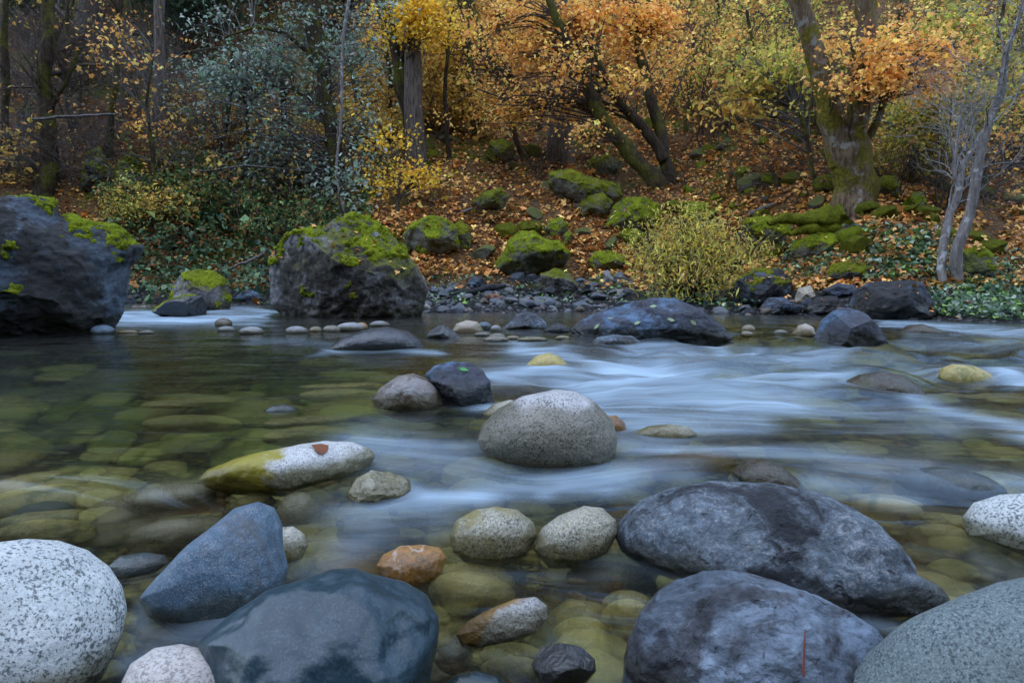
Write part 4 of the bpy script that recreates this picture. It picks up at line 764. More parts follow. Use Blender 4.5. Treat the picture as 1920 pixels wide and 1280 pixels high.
def tree(name, label, cat, base, paths, crowns=(), bark='bark_dark', branch='twig_brown', group=None, flare=1.4, sides=12, beyond=2.5, roots=None, dense_twigs=2, D=None, bare=None, bt0=.28, brr=.4, needles=False, wob=.02):
    B = hit(*base) if D is None else on_plane_y(base[0], base[1], D)
    B = np.array(B); rb = paths[0][0][2]*B[1]/FPX/2; y0 = B[1] + .45*rb; B = on_plane_y(base[0], base[1], y0); mpp = y0/FPX; e = empty(name, B); tag(e, label, cat, group)
    acc = Acc(); nodes = []; nrad = []; polys = []
    for pi, pth in enumerate(paths):
        dy = RNG.uniform(-.06, .1)*(pi > 0)
        pts = []
        for k, (px, py, wp) in enumerate(pth):
            q = on_plane_y(px, py, y0 + dy*k*2); pts.append([*q, wp*mpp/2])
        if pth[-1][1] <= 6 and beyond:                                     # goes on above the picture
            a, b = np.array(pts[-2][:3]), np.array(pts[-1][:3]); d = norm(b - a) + np.array([0, .1, .4]); pts.append([*(b + norm(d)*beyond), max(pts[-1][3]*.6, .006)])
        if pth[0][:2] == base or pi == 0:
            g0 = list(pts[0]); g0[2] = min(g0[2], gz(g0[0], g0[1])) - .25; pts.insert(0, g0)
        q = spline(pts, 26); rr = q[:, 3].copy()
        if pi == 0: rr *= 1 + (flare-1)*np.exp(-np.arange(26)/2.2)
        P = q[:, :3]; P[2:] += fbm(P[2:]*1.8 + pi*9, 2, pi+3)[:, None]*np.array([1, .4, 0])*rr[2:, None]*.8*(wob/.02)
        V, Q = tubes(P[None], rr[None], sides)
        rep = np.repeat(P, sides, 0); V = V + (V - rep)*(.28*fbm(V*np.array([5, 5, 1.2]) + 3, 3, 8) + .12*fbm(V*14, 2, 4))[:, None]
        acc.add(V, Q=Q); nodes.append(P[3:]); nrad.append(rr[3:]); polys.append((P, rr))
    acc.build('trunk', MAT[bark], e, loc=B)
    nodes = np.concatenate(nodes); nrad = np.concatenate(nrad)
    if roots:
        ra = Acc()
        for pth in roots:
            q = spline([[*on_plane_y(px, py, y0 - .15), wp*mpp/2] for px, py, wp in pth], 16); P = q[:, :3]; rr = q[:, 3]
            V, Q = tubes(P[None], rr[None], 10); V = V + (V - np.repeat(P, 10, 0))*(.75*fbm(V*7, 4, 2))[:, None]; ra.add(V, Q=Q)
        ra.build('root', MAT['moss_dark'], e, loc=B)
    tw = Acc(); lf = Acc()
    for (cx, cy, rx, ry, n, per, size, pal, kind, dy) in crowns:
        if kind == 'maple': size *= .64; per = int(per*1.35); n = int(n*.95)
        elif pal == 'yellow_green': size *= .66; per = int(per*1.7)
        c = on_plane_y(cx, cy, y0 + dy); m = (y0 + dy)/FPX
        u = norm(RNG.normal(size=(n, 3)))*np.minimum(np.abs(RNG.normal(size=(n, 1)))*.6 + .12, 1.25)
        C = c + u*np.array([rx*m, min(rx, ry)*m*.8, ry*m])
        P, r = connect(nodes, nrad, C); tw.tubes(P, r, 4)
        if dense_twigs:
            P2, r2 = sprout(P, r, dense_twigs, .5, 1, .08, .30, .8, .1, 5, .6); tw.tubes(P2, r2, 3)
            ends = np.concatenate([C, P2[:, -1], P2[:, 3]])
        else: ends = C
        k = len(ends); cnt = max(1, round(per*n/k)); sp_ = .5*size + .075
        L = np.repeat(ends, cnt, 0) + RNG.normal(size=(k*cnt, 3))*np.array([sp_*1.3, sp_*1.3, sp_*.7])
        leaves(lf, L, size, pal, kind, .35 if kind != 'willow' else 0, .3, None if kind != 'willow' else (0, 0, -.35))
    if bare:
        n1, n2, n3, l1, l2 = bare
        for P, rr in polys:
            P1, r1 = sprout(P[None], rr[None], n1, bt0, .98, l1*.4, l1, .9, .35, 9, brr, .2)
            P2, r2 = sprout(P1, r1, n2, .15, 1, l2*.4, l2, .85, .2, 7, .5, .18)
            P3, r3 = sprout(P2, r2, n3, .2, 1, l2*.2, l2*.5, .9, .15, 5, .6, .18)
            for i in range(n1):
                la = Acc(); la.tubes(P1[i:i+1], r1[i:i+1], 5); k = n2*n3
                la.tubes(P2[i*n2:(i+1)*n2], r2[i*n2:(i+1)*n2], 4); la.tubes(P3[i*k:(i+1)*k], r3[i*k:(i+1)*k], 3)
                la.build('limb', MAT[branch], e, loc=B)
    if needles:  # unseen crown above the frame, added to shade the slope
        z0 = 8.5; top = nodes[-1]
        n = 70; h = np.linspace(0, 1, n); A = np.stack([np.full(n, top[0]), np.full(n, top[1]), top[2] + 1 + h*7], 1); th = RNG.uniform(0, 6.3, n); L = 2.6*(1 - h*.8)
        P = A[:, None] + np.linspace(0, 1, 6)[None, :, None]*np.stack([np.cos(th)*L, np.sin(th)*L, -.35*L], 1)[:, None]
        tw.tubes(P, np.full((n, 6), .03), 3)
        Q = np.repeat(P.reshape(-1, 3), 10, 0) + RNG.normal(size=(n*60, 3))*.22; leaves(lf, Q, .5, 'needle', 'oval', .8)
    if tw.n: tw.build('branchwork', MAT[branch], e, loc=B)
    if lf.n: lf.build('crown', MAT['leaf'], e, loc=B)
    return e

def trees():
    tree('maple_tree', 'large mossy maple with a forked trunk and orange leaves on the right bank', 'tree', (1588,418),
         [[(1588,422,84),(1592,370,72),(1594,320,68),(1592,270,64)], [(1578,305,46),(1562,250,41),(1548,190,38),(1533,110,35),(1508,40,33),(1488,-20,31)], [(1609,305,42),(1614,240,37),(1613,170,35),(1619,80,35),(1626,0,35)],
          [(1625,260,16),(1650,215,12),(1662,170,9),(1672,130,6)]],
         [(1650,100,75,44,30,20,.085,'orange','maple',-.4), (1725,110,85,56,40,20,.085,'orange','maple',-.2), (1790,120,50,60,14,18,.08,'orange','maple',.2), (1575,165,26,14,7,18,.09,'orange','maple',-.6), (1665,150,60,16,20,24,.09,'orange','maple',-.5), (1740,160,46,24,18,22,.085,'orange','maple',0), (1550,95,40,30,10,18,.09,'orange','maple',.6)],
         'bark_maple', flare=1.25, sides=20, roots=[[(1575,404,44),(1535,404,30),(1500,412,22),(1470,408,16),(1440,420,8)], [(1585,424,38),(1545,432,24),(1510,428,16),(1480,440,8)], [(1605,410,36),(1650,402,20),(1690,394,14),(1720,385,8)], [(1608,420,30),(1650,424,18),(1680,420,12),(1710,432,7)], [(1590,418,44),(1575,432,26),(1540,440,14)], [(1600,420,36),(1625,434,20),(1650,440,10)]])
    tree('conifer_tree', 'straight grey furrowed conifer trunk in the middle of the slope', 'tree', (1052,305), [[(1052,305,44),(1050,240,38),(1048,120,36),(1046,0,34)]], (), 'bark_conifer', flare=1.35, beyond=8, needles=False, wob=.002, sides=16)
    tree('conifer_tree', 'reddish grey conifer trunk behind the yellow maple', 'tree', (778,308), [[(778,308,36),(776,220,31),(774,100,29),(772,0,28)]], (), 'bark_conifer', flare=1.3, beyond=8, needles=False, wob=.002, sides=14)
    tree('conifer_tree', 'far grey conifer trunk near the top right, left of the forked maple', 'tree', (1477,88), [[(1477,88,26),(1476,40,25),(1475,0,24)]], (), 'bark_conifer', flare=1.2, beyond=8, needles=False, wob=.002)
    tree('conifer_tree', 'dark thick conifer trunk at the top left corner of the slope', 'tree', (168,52), [[(168,52,36),(168,25,34),(168,0,33)]], (), 'bark_conifer', flare=1.2, beyond=8, needles=True, wob=.002)
    tree('conifer_tree', 'slim grey conifer trunk rising from the left slope behind hanging branches', 'tree', (303,262), [[(303,262,22),(301,150,19),(299,50,17),(298,0,16)]], (), 'bark_conifer', flare=1.2, beyond=7, needles=True, wob=.003)
    tree('conifer_tree', 'slim conifer trunk at the far top right corner', 'tree', (1905,95), [[(1905,95,16),(1906,40,15),(1907,0,14)]], (), 'bark_conifer', flare=1.2, beyond=6, needles=False, wob=.003)
    tree('maple_tree', 'dark leaning maple with bright yellow leaves at the top', 'tree', (785,305), [[(785,305,26),(768,250,23),(750,170,20),(738,90,18),(722,0,16)], [(760,200,12),(752,120,10),(770,50,8),(790,5,6)]],
         [(785,22,80,40,44,26,.11,'yellow','maple',-.4), (745,70,40,26,14,22,.10,'yellow','maple',.3), (820,50,35,22,18,28,.10,'yellow','maple',-.5)], 'bark_dark')
    tree('maple_tree', 'yellow-leaved young maple low behind the big grey-brown boulder', 'tree', (745,400), [[(745,400,8),(748,350,6),(752,310,4)], [(746,380,5),(775,330,3),(790,315,2)]],
         [(765,328,70,14,16,18,.085,'yellow','maple',0), (790,345,40,12,10,16,.085,'yellow','maple',.1), (720,352,40,14,8,16,.08,'yellow','maple',0), (725,262,60,14,10,18,.085,'yellow','maple',.2), (700,300,30,30,6,14,.08,'ochre','maple',.2)], 'twig_brown')
    tree('alder_tree', 'dark mossy alder trunk with drooping grey-green leaves above the big boulder', 'tree', (645,415), [[(645,415,34),(632,330,30),(622,250,28),(608,150,27),(596,70,26),(590,0,24)], [(620,240,12),(590,190,10),(550,165,8),(510,160,5),(470,190,3)], [(605,140,12),(570,90,9),(530,60,7),(480,50,5),(420,70,3)], [(640,120,6),(645,60,6),(652,0,6)]],
         [(530,100,190,130,90,20,.055,'grey_green','oval',.2), (420,150,150,150,80,18,.055,'grey_green','oval',-.3), (510,270,170,120,60,16,.052,'grey_green','oval',-.3), (670,90,80,110,36,20,.052,'grey_green','oval',-.3), (690,240,60,130,30,16,.052,'grey_green','oval',-.3), (430,320,130,70,16,16,.05,'grey_green','oval',-.2), (610,360,90,40,16,16,.05,'grey_green','oval',-.5)], 'bark_dark', 'twig_grey', dense_twigs=3)
    tree('alder_sapling', 'pale lichened thin stem hanging in front of the dark alder trunk', 'tree', (655,400), [[(655,400,4),(630,365,4),(622,330,4),(637,270,4),(643,190,5),(638,110,5),(648,40,5),(655,0,5)]], [(660,330,30,50,10,14,.055,'grey_green','oval',-.2)], 'bark_pale', 'twig_grey', D=8.6, bare=(12,6,3,.7,.4), flare=1)
    tree('maple_tree', 'leaning mossy maple with three curved stems and orange leaves right of centre', 'tree', (1250,350),
         [[(1250,350,30),(1205,318,27),(1160,268,25),(1118,195,22),(1085,120,19),(1050,50,16),(1030,0,14)], [(1262,345,24),(1248,290,24),(1225,210,21),(1205,120,18),(1192,50,15),(1180,0,14)], [(1245,300,20),(1200,235,17),(1160,190,14),(1130,140,11),(1110,90,8)]],
         [(1090,40,150,60,70,28,.105,'orange','maple',.4), (1200,70,110,80,56,26,.105,'orange','maple',.5), (985,100,130,80,60,26,.10,'orange','maple',.6), (1130,220,110,45,26,20,.095,'orange','maple',.5), (950,210,110,40,34,24,.095,'orange','maple',.7), (1250,30,80,40,24,24,.10,'orange','maple',.5), (1060,110,80,70,18,20,.105,'orange','maple',-.5), (1100,255,50,36,8,14,.095,'orange','maple',-.4), (1180,150,60,40,12,18,.1,'orange','maple',-.3)], 'bark_dark', dense_twigs=2)
    tree('maple_tree', 'dark twin-stemmed maple high on the slope left of the grey trunk', 'tree', (952,195), [[(952,195,20),(935,130,18),(905,70,15),(880,0,12)], [(952,195,18),(940,120,15),(942,60,13),(940,0,12)], [(985,195,16),(962,150,13),(945,100,10)]],
         [(890,110,80,60,50,34,.13,'orange','maple',.7), (950,40,80,40,46,34,.13,'orange','maple',.5), (860,30,60,40,34,30,.13,'ochre','maple',.8)], 'bark_dark')
    tree('maple_sapling', 'thin upright dark stem with ochre leaves between the yellow maple and the twin stems', 'tree', (893,260), [[(893,260,9),(884,180,8),(880,100,7),(872,0,6)]], [(860,200,70,60,60,30,.13,'ochre','maple',0), (820,150,60,50,36,26,.13,'ochre','maple',.3), (830,90,60,40,30,24,.14,'yellow','maple',.4)], 'bark_dark')
    tree('maple_sapling', 'thin dark stem with ochre leaves left of the reddish conifer', 'tree', (680,300), [[(680,300,9),(672,230,8),(664,170,7),(655,100,5)]], [(700,230,60,50,50,28,.11,'ochre','maple',0), (640,300,60,40,30,24,.10,'ochre','maple',0), (690,160,60,40,30,24,.11,'ochre','maple',.3)], 'bark_dark')
    tree('oak_tree', 'dark mossy trunk above the great left boulder', 'tree', (78,385), [[(78,385,30),(84,300,28),(82,220,27),(90,100,25),(92,0,22)], [(84,230,10),(120,160,7),(150,90,5)]], [(40,260,70,60,12,8,.06,'ochre','oval',0), (20,310,50,60,18,14,.065,'ochre','oval',0)], 'bark_dark', bare=(12,6,4,1.3,.7))
    tree('maple_sapling', 'thin dark stem with few orange leaves left of the alder', 'tree', (298,385), [[(298,385,11),(292,330,9),(283,270,7),(276,190,5),(285,110,3)]], [(250,120,90,80,20,6,.10,'orange','maple',0), (270,230,80,70,14,6,.10,'orange','maple',0), (210,60,60,50,10,6,.10,'orange','maple',.4)], 'bark_dark', 'twig_grey', bare=(10,5,3,.9,.5))
    tree('maple_sapling', 'small dark bare stem among green brambles left of the big boulder', 'tree', (364,425), [[(364,425,6),(358,395,5),(352,360,4)]], [(380,380,60,35,18,12,.07,'green','oval',0)], 'bark_dark')
    tree('maple_sapling', 'slender brown stem leaning beside the forked maple', 'tree', (1530,345), [[(1530,345,9),(1518,290,8),(1505,230,7),(1490,190,5)]], [(1480,150,90,70,36,18,.085,'yellow_green','oval',.2), (1420,140,90,60,30,18,.085,'yellow_green','oval',.4), (1380,200,80,60,24,16,.085,'ochre','oval',.4)], 'bark_dark', 'twig_grey')
    tree('maple_sapling', 'spreading yellow-green understorey tree right of the forked maple', 'tree', (1705,345), [[(1705,345,8),(1720,290,7),(1745,230,6),(1760,160,4)], [(1708,330,6),(1700,270,5),(1690,220,4)]], [(1760,200,90,60,70,32,.085,'yellow_green','oval',0), (1720,280,80,50,50,28,.08,'yellow_green','oval',0), (1830,130,80,50,46,28,.09,'yellow_green','oval',.3), (1790,60,110,40,46,26,.1,'yellow_green','oval',.8)], 'bark_dark', 'twig_grey')
    tree('bare_tree', 'leafless pale grey twin-stemmed tree at the right edge above the water', 'tree', (1770,545), [[(1770,545,26),(1785,515,22),(1805,450,19),(1825,370,17),(1838,310,16),(1858,220,16),(1880,140,12),(1905,60,9),(1918,0,7)], [(1768,530,17),(1764,480,16),(1783,410,14),(1798,350,12),(1815,290,10),(1835,250,7)], [(1795,350,7),(1790,310,6),(1793,260,5),(1800,200,4)]],
         [], 'bark_pale', 'twig_pale', bare=(17,5,3,1.35,.6), bt0=.42, brr=.22, wob=.06, flare=1.3, roots=None, beyond=1.2)
    tree('dead_tree', 'grey fallen dead tree with thin bare twigs leaning across the left slope', 'tree', (265,185), [[(265,185,8),(215,130,9),(165,75,9),(120,30,7),(90,0,5)]], [], 'dead_wood', 'twig_grey', bare=(16,7,4,1.2,.6), flare=1, beyond=.6)
    tree('willow_bush', 'airy yellow willow bush at the water behind the broad blue-grey rock', 'shrub', (1300,560), [[(1300,560,7),(1290,500,5),(1270,430,3)], [(1300,560,7),(1330,490,5),(1360,430,3)], [(1300,560,6),(1250,510,4),(1215,470,3)], [(1300,560,6),(1370,510,4),(1410,470,3)]],
         [(1290,470,85,50,42,26,.06,'willow','willow',-.2), (1235,490,60,42,28,24,.06,'willow','willow',-.3), (1350,480,65,46,30,24,.06,'willow','willow',-.3), (1300,420,70,34,30,24,.058,'willow','willow',-.1), (1250,535,60,18,20,22,.06,'willow','willow',-.4), (1345,530,50,18,16,22,.06,'willow','willow',-.4), (1405,475,34,30,18,20,.058,'willow','willow',-.1), (1210,440,30,30,12,18,.056,'willow','willow',0)], 'twig_brown', 'twig_brown', flare=1)
    tree('yellow_shrub', 'dull yellow leafy shrub right of the great left boulder', 'shrub', (265,440), [[(265,440,5),(255,410,4),(245,375,3)], [(265,440,5),(290,400,4),(300,370,2)]], [(250,398,70,30,34,24,.045,'yellow_green','oval',0), (300,390,60,36,26,20,.045,'ochre','oval',0), (240,360,40,25,14,18,.045,'willow','oval',.2)], 'twig_brown', flare=1)
trees()
def thin_trunks():
    for k, (bx, by, tx, ty, wd, lb) in enumerate([(910,255,860,0,11,'dark curved stem just left of the twin-stemmed maple'), (1005,250,1012,0,9,'thin dark stem left of the straight grey conifer'), (985,300,930,120,10,'dark leaning stem below the twin-stemmed maple'), (845,300,850,0,9,'slim dark stem between the yellow maple and the curved stem'), (735,290,705,0,10,'dark leaning stem just left of the yellow maple'),
        (1130,205,1118,0,10,'dark stem behind the leaning three-stemmed maple'), (1330,170,1345,0,9,'thin brown stem high right of the leaning maple'), (1425,250,1400,20,8,'thin brown stem left of the forked maple'), (1285,250,1300,60,9,'dark stem right of the leaning three-stemmed maple'), (545,330,520,60,12,'dark mossy stem left of the alder trunk'), (470,380,455,150,8,'thin dark stem among the alder branches'),
        (412,330,430,0,9,'tall thin stem behind the left hanging branches'), (205,300,225,0,13,'dark stem right of the mossy oak trunk'), (20,330,10,0,16,'dark trunk at the far left edge'), (140,250,128,0,9,'thin grey stem behind the mossy oak trunk'), (1860,260,1885,0,9,'thin dark stem behind the bare grey tree'), (1700,210,1690,0,9,'thin dark stem right of the forked maple')]):
        mx, my = (bx+tx)/2 + RNG.normal()*14, (by+ty)/2
        tree('slender_tree', lb, 'tree', (bx, by), [[(bx,by,wd),(bx*.75+mx*.25-4,by*.75+my*.25,wd*.9),(mx,my,wd*.8),(tx*.6+mx*.4,ty*.6+my*.4,wd*.7),(tx,ty,wd*.6)]], [(tx,ty+60,60,50,14,20,.10,'orange','maple',.3)] if k < 9 else (), 'bark_dark', bare=(6,4,2,.9,.5))
thin_trunks()

def understorey():
    """countable saplings and bare shrubs of the slope; each is its own thing"""
    def sapling(px, py, h, pal, kind, size, n, label, group):
        B = hit(px, py); e = empty('sapling', B); tag(e, label, 'sapling', group); m = 1
        st = RNG.integers(2, 5); P = []
        for k in range(st):
            d = np.array([RNG.normal()*.35, RNG.normal()*.3, 1.0]); t = np.linspace(0, 1, 8)[:, None]
            P.append(B - [0, 0, .1] + t*d*h*RNG.uniform(.6, 1) + np.cumsum(RNG.normal(size=(8, 3))*.03*h, 0))
        P = np.array(P); r = np.full((st, 1), .006 + .006*h)*np.linspace(1, .3, 8)[None]
        if kind != 'willow' and pal != 'green': size, n = size*.66, int(n*1.0)
        if pal == 'green': size *= .72
        a = Acc(); a.tubes(P, r, 5); P1, r1 = sprout(P, r, 7, .25, 1, .25*h, .55*h, .9, .2, 6, .55); a.tubes(P1, r1, 4)
        P2, r2 = sprout(P1, r1, 3, .3, 1, .1*h, .28*h, .9, .05, 5, .6); a.tubes(P2, r2, 3)
        a.build('branchwork', MAT['twig_brown'], e, loc=B)
        ends = np.concatenate([P1[:, 3:].reshape(-1, 3), P2[:, 2:].reshape(-1, 3)]); ends = ends[RNG.integers(len(ends), size=n)]
        l = Acc(); leaves(l, ends + RNG.normal(size=ends.shape)*size*.6, size, pal, kind, .35); l.build('foliage', MAT['leaf'], e, loc=B)
    def bare(px, py, h, n, group, label, m='twig_grey'):
        B = hit(px, py); e = empty('bare_shrub', B); tag(e, label, 'shrub', group)
        st = RNG.integers(4, 8); P = []
        for k in range(st):
            d = norm(np.array([RNG.normal()*.7, RNG.normal()*.4, .8])); t = np.linspace(0, 1, 9)[:, None]
            P.append(B - [0, 0, .05] + t*d*h*RNG.uniform(.6, 1.1) + np.cumsum(RNG.normal(size=(9, 3))*.025*h, 0) + t**2*np.array([RNG.normal()*.3, 0, -.2])*h)
        P = np.array(P); r = np.full((st, 1), .004 + .004*h)*np.linspace(1, .3, 9)[None]
        a = Acc(); a.tubes(P, r, 4); P1, r1 = sprout(P, r, n, .15, 1, .3*h, .7*h, .8, .15, 7, .6, .2); a.tubes(P1, r1, 3)
        P2, r2 = sprout(P1, r1, 4, .2, 1, .12*h, .35*h, .9, 0, 5, .7, .2); a.tubes(P2, r2, 3)
        a.build('branchwork', MAT[m], e, loc=B)
    reg = [  # px range, py range, count, height range, palette, kind, leaf size, leaves, label, group
        (850,1290, 60,240, 15, 1.2,2.4, 'orange','maple',.105, 300, 'young maple with orange leaves on the middle of the slope', 'orange saplings of the middle slope'),
        (640,900, 70,290, 15, 1.2,2.4, 'ochre','maple',.095, 340, 'young tree with ochre leaves on the slope left of the grey trunk', 'ochre saplings left of the grey trunk'),
        (1270,1560, 40,290, 14, 1.0,2.2, 'ochre','maple',.09, 240, 'thin sapling with brown and ochre leaves left of the forked maple', 'brown saplings left of the forked maple'),
        (1250,1520, 20,280, 16, 1.4,2.4, 'yellow_green','oval',.10, 300, 'sapling with yellow-green leaves high left of the forked maple', 'yellow-green saplings high on the slope'),
        (1640,1940, 30,340, 22, 1.0,2.0, 'yellow_green','oval',.09, 300, 'sapling with yellow-green leaves right of the forked maple', 'yellow-green saplings at the right'),
        (1640,1940, 60,420, 12, .8,1.6, 'orange','maple',.10, 170, 'sapling with orange leaves right of the forked maple', 'orange saplings at the right'),
        (-20,330, 30,380, 14, 1.0,2.0, 'ochre','maple',.10, 26, 'sparse sapling with few ochre leaves on the dark left slope', 'sparse saplings of the left slope'),
        (380,660, 220,420, 20, .7,1.4, 'ochre','maple',.085, 130, 'low sapling with rusty leaves on the slope behind the alder branches', 'rusty saplings behind the alder'),
        (220,640, 330,500, 26, .4,.9, 'green','oval',.07, 260, 'low green bramble on the bank between the two big boulders', 'green brambles of the left bank'),
        (0,700, -20,140, 14, 1.5,2.6, 'needle','willow',.20, 700, 'dark young conifer on the upper left slope', 'dark young conifers of the upper left slope'),
        (1100,1640, -30,60, 14, 1.6,2.6, 'ochre','maple',.125, 300, 'far sapling with ochre leaves near the top of the picture', 'far ochre saplings')]
    for x0, x1, y0, y1, n, h0, h1, pal, kind, size, nl, lab, grp in reg:
        for k in range(n): sapling(RNG.uniform(x0, x1), RNG.uniform(y0, y1), RNG.uniform(h0, h1), pal, kind, size, nl, lab, grp)
    for k in range(34): bare(RNG.uniform(-20, 420), RNG.uniform(40, 380), RNG.uniform(.9, 2.0), 8, 'bare twiggy shrubs of the left slope', 'leafless grey twiggy shrub on the dark left slope')
    for k in range(26): bare(RNG.uniform(1230, 1700), RNG.uniform(120, 380), RNG.uniform(.8, 1.5), 7, 'bare twiggy shrubs left of the forked maple', 'leafless brown twiggy shrub around the forked maple', 'twig_brown')
    for k in range(16): bare(RNG.uniform(820, 1240), RNG.uniform(200, 420), RNG.uniform(.6, 1.2), 6, 'bare twiggy shrubs of the middle slope', 'leafless brown twiggy shrub among orange leaves', 'twig_brown')
    for k in range(14): bare(RNG.uniform(1740, 1950), RNG.uniform(250, 450), RNG.uniform(.8, 1.5), 9, 'bare twiggy shrubs at the right edge', 'leafless pale twiggy shrub behind the bare grey tree')
    # ferns
    for k, (px, py, pal, l) in enumerate([(1363,365,'fern','green fern left of the forked maple roots'), (1375,350,'fern','smaller green fern just above the other fern'), (920,420,'fern','green fern beside the dark rock above the gravel bar'), (300,520,'rust_fern','rusty brown fern above the far cascade'), (340,515,'rust_fern','rusty fern touching the small moss-topped boulder'), (1150,330,'fern','green fern under the leaning maple'), (1480,480,'fern','leafy green sprig at the ivy mound edge'), (1875,560,'fern','yellow-green sprig in the right bank leaves'), (812,525,'fern','bright green sprig at the foot of the big grey-brown boulder')]):
        B = hit(px, py); a = Acc(); n = 9; th = np.linspace(0, 6.28, n, endpoint=False) + RNG.random(n); L = RNG.uniform(.28, .42, n)
        t = np.linspace(0, 1, 12)
        for q in range(n):
            ax = np.array([math.cos(th[q]), math.sin(th[q]), 0]); c = B + t[:, None]*ax*L[q] + (np.sin(t*2.2)*L[q]*.6)[:, None]*np.array([0, 0, 1])
            sd = np.cross(ax, [0, 0, 1]); wd = (.085*np.sin(np.clip(t*1.05 + .05, 0, 1)*math.pi)**.7)[:, None]
            for sgn in (-1, 1):
                for j in range(1, 11):
                    tip = c[j] + sd*sgn*wd[j] + ax*.02; V = np.array([c[j] - ax*.008, c[j] + ax*.012, tip]); col = np.array(PAL[pal][RNG.integers(2)])*RNG.uniform(.7, 1.3)
                    a.add(V, T=np.array([[0, 1, 2]]), C=np.repeat(col[None], 3, 0))
        tag(a.build('fern', MAT['ivy'], loc=B), l, 'fern')
understorey()

def ground_cover():
    n = 85000; px = RNG.uniform(-60, 1980, n); py = RNG.uniform(-10, 548, n)
    wgt = .35 + .65*sstep(560, 820, px)*(1 - .35*sstep(1380, 1600, px)); wgt = wgt*(.8 + .2*sstep(150, 320, py))
    wgt *= 1 - .45*((px < 520) & (py > 420))
    wgt *= np.where((px > 790) & (px < 1190) & (py > 522), .10, 1)
    k = RNG.random(n) < wgt*(.95 + 1.5*fbm(p3(px/70, py/40), 4, 61)); P = hit(px[k], py[k]); a = Acc()
    P = P[P[:, 2] > .1]; D = P[:, 1]
    leaves(a, P + np.array([0, 0, .025]) + RNG.random((len(P), 1))*np.array([0, 0, .06]), .072, 'litter', 'maple', .9)
    bpy.context.view_layer.update(); dg = bpy.context.evaluated_depsgraph_get(); q = []
    for ax, ay in zip(RNG.uniform(480, 1960, 5200), RNG.uniform(290, 600, 5200)):
        r = S.ray_cast(dg, CAM, norm(pdir(ax, ay)))
        if r[0] and r[2][2] > .35 and r[4].name.split('.')[0] in ('mossy_boulder', 'moss', 'slope_rock', 'bank_rock', 'shore_rock', 'slate_chunk') and RNG.random() < .25: q.append(np.array(r[1]) + np.array(r[2])*.015)
    leaves(a, np.array(q), .06, 'litter', 'maple', 1.4)
    tag(a.build('leaf_litter', MAT['litter']), 'orange fallen maple leaves on the slope', kind='stuff')
    # ivy: a mound on the right bank, a thicket on the left bank
    a = Acc()
    px = np.concatenate([RNG.uniform(1460, 1790, 5200), RNG.uniform(1740, 1960, 4600), RNG.uniform(1200, 1440, 500)]); py = np.concatenate([RNG.uniform(432, 535, 5200), RNG.uniform(480, 612, 4600), RNG.uniform(540, 585, 500)])
    k = RNG.random(len(px)) < .75 + .8*fbm(p3(px/40, py/24), 2, 63); P = hit(px[k], py[k]); P = P[P[:, 2] > .07]
    leaves(a, P + RNG.random((len(P), 1))*np.array([0, 0, .10]) + .01, .042, 'ivy', 'ivy', .8)
    px = RNG.uniform(200, 620, 3800); py = RNG.uniform(425, 575, 3800); P = hit(px, py); P = P[P[:, 2] > .1]
    leaves(a, P + RNG.random((len(P), 1))*np.array([0, -.15, .30]), .062, 'ivy_dark', 'ivy', .5)
    px = RNG.uniform(300, 700, 2600); py = RNG.uniform(330, 450, 2600); P = hit(px, py)
    leaves(a, P + RNG.random((len(P), 1))*np.array([0, -.1, .35]), .075, 'green', 'ivy', .4)
    px = RNG.uniform(800, 1180, 500); py = RNG.uniform(520, 580, 500); P = hit(px, py); P = P[P[:, 2] > .1]
    leaves(a, P + np.array([0, 0, .05]), .04, 'ivy', 'ivy', .8)
    tag(a.build('ivy_ground_cover', MAT['ivy']), 'green ivy and bramble covering the banks', kind='stuff')
ground_cover()

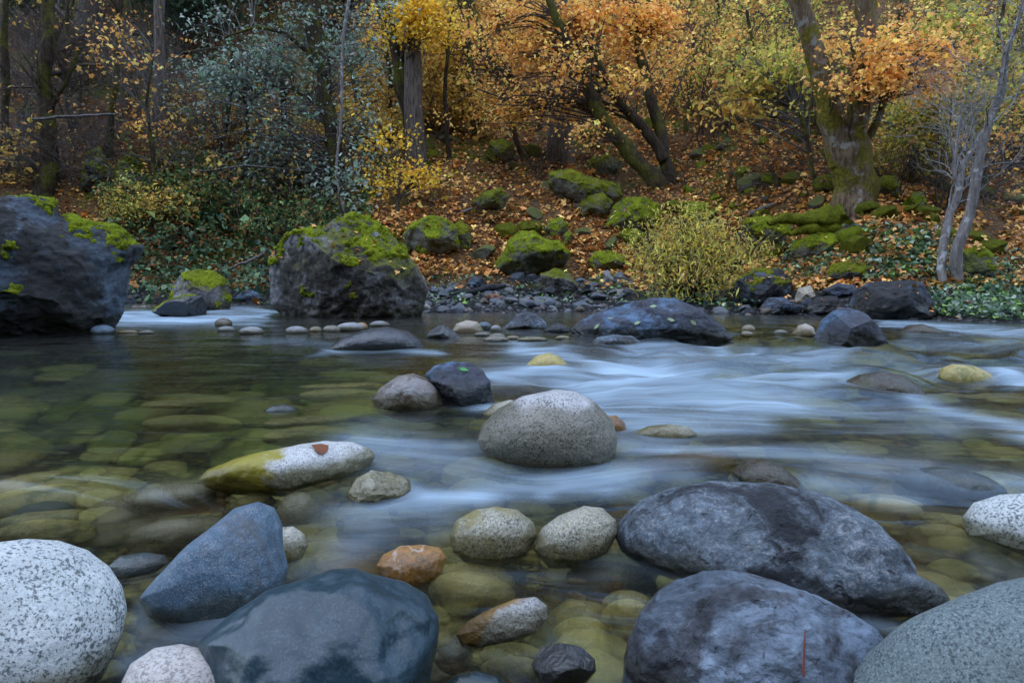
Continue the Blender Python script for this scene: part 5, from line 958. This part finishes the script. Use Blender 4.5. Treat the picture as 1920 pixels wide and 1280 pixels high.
def wood():
    def log(name, label, pts, mat, lift=.04, sides=8, twist=0, D=None):
        q = []
        for px, py, wp in pts:
            h = hit(px, py) if D is None else on_plane_y(px, py, D)
            q.append([*(h + [0, 0, lift]), wp*h[1]/FPX/2])
        if D is None:
            y = np.mean([v[1] for v in q])
            q = [[*on_plane_y(px, py, y), wp*y/FPX/2] for px, py, wp in pts]
        q = spline(q, 20); P = q[:, :3] + np.cumsum(RNG.normal(size=(20, 3))*.004, 0); V, Q = tubes(P[None], q[None, :, 3], sides)
        V = V + (V - np.repeat(P, sides, 0))*(.35*fbm(V*np.array([3, 8, 8]), 3, 5))[:, None]
        a = Acc(); a.add(V, Q=Q); tag(a.build(name, MAT[mat], loc=P[0]), label, 'branch')
    log('fallen_branch', 'long pale fallen branch between the yellow willow and the mossy boulder', [(1382,437,8),(1420,452,9),(1455,465,9),(1478,472,7)], 'dead_wood')
    log('fallen_branch', 'brown fallen branch lying on leaves left of the maple roots', [(1405,402,9),(1440,388,10),(1480,375,9),(1508,366,6)], 'dead_wood')
    log('driftwood', 'long black wet driftwood plank on the gravel bar', [(797,566,10),(830,557,12),(870,548,13),(915,540,12),(945,537,8)], 'wet_log', .03)
    log('driftwood', 'thick black rotten log with a mossy underside at the back of the gravel bar', [(928,535,22),(965,530,24),(1000,525,20),(1012,522,14)], 'wet_log', .06)
    log('fallen_branch', 'reddish fallen stick under the broad mossy ledge', [(1075,383,6),(1105,400,6),(1130,412,5)], 'dead_wood')
    log('fallen_branch', 'bare grey stick arching over the brambles to the big grey-brown boulder', [(430,512,5),(455,500,7),(485,487,6),(508,470,5)], 'dead_wood', D=7.6)
    log('fallen_branch', 'pale horizontal stick caught in twigs on the left slope', [(62,230,4),(110,226,6),(160,223,6),(225,219,4)], 'twig_grey', D=8.2)
    log('fallen_branch', 'pale fallen stick behind the crest of the great left boulder', [(120,378,7),(160,370,8),(200,362,6),(240,355,4)], 'dead_wood')
    log('fallen_branch', 'dark stick among leaves above the tilted moss-topped boulder', [(838,412,6),(860,402,7),(885,392,5)], 'dead_wood')
    log('fallen_branch', 'grey fallen branch high on the left slope', [(335,135,7),(370,142,8),(410,150,6),(425,138,4)], 'dead_wood')
    log('fallen_branch', 'short pale stick at the edge of the ivy mound', [(1468,486,5),(1500,480,6),(1530,472,4)], 'dead_wood')
    # a few loose leaves and the needle on near stones
    def lay(name, label, px, py, size, col, kind, D, cat='leaf'):
        dg = bpy.context.evaluated_depsgraph_get(); d = norm(pdir(px, py)); r = S.ray_cast(dg, CAM, d)
        for _ in range(3):
            if r[0] and r[4].name.startswith('river_water'): r = S.ray_cast(dg, np.array(r[1]) + d*.002, d)
        P = np.array(r[1]); N = norm(np.array(r[2])*1.0); X = norm(np.cross(N, [0.2, 1, .3])); Y = np.cross(N, X); T, F = TPL[kind]
        V = P + N*.004 + (T[:, :1]*X + T[:, 1:2]*Y + T[:, 2:]*N*.5)*size
        tag(build(name, V, F, None, MAT['ivy'], col=np.repeat(np.array([col]), len(V), 0), loc=P), label, cat)
    bpy.context.view_layer.update()
    lay('green_leaf', 'single green leaf stuck on the wet angular rock', 868, 694, .045, (.06,.22,.06), 'oval', 3)
    lay('brown_leaf', 'brown maple leaf lying on the flat white stone', 600, 842, .042, (.15,.05,.02), 'ivy', 2)
    for k, (px, py) in enumerate([(1145,598),(1195,606),(1225,575),(1120,612),(1300,605),(1258,600)]):
        lay('fallen_leaf', 'small leaf stuck to the broad blue-grey midstream rock', px, py, .05, (.22,.28,.16), 'oval', 5)
        bpy.data.objects[-1] if False else None
    B = on_plane_y(1505, 1275, .82); d = norm(pdir(1505, 1235)); dg = bpy.context.evaluated_depsgraph_get(); r = S.ray_cast(dg, CAM, norm(pdir(1506, 1262)))
    P0 = np.array(r[1]) - [0, 0, .004]; P1 = P0 + np.array([0, .0, .055]); q = np.linspace(0, 1, 8)[:, None]
    P = P0*(1-q) + P1*q; a = Acc(); a.tubes(P[None], np.full((1, 8), .0018)*np.linspace(1, .35, 8), 6); gm = G('needle_red'); gm.done((.22,.07,.055), .6)
    tag(a.build('pine_needle', gm.m, loc=P0), 'single red-brown pine needle standing on the lilac-grey boulder', 'needle')
wood()
for o in S.objects:
    if o.name.startswith('fallen_leaf'): o['group'] = 'leaves on the midstream rock'
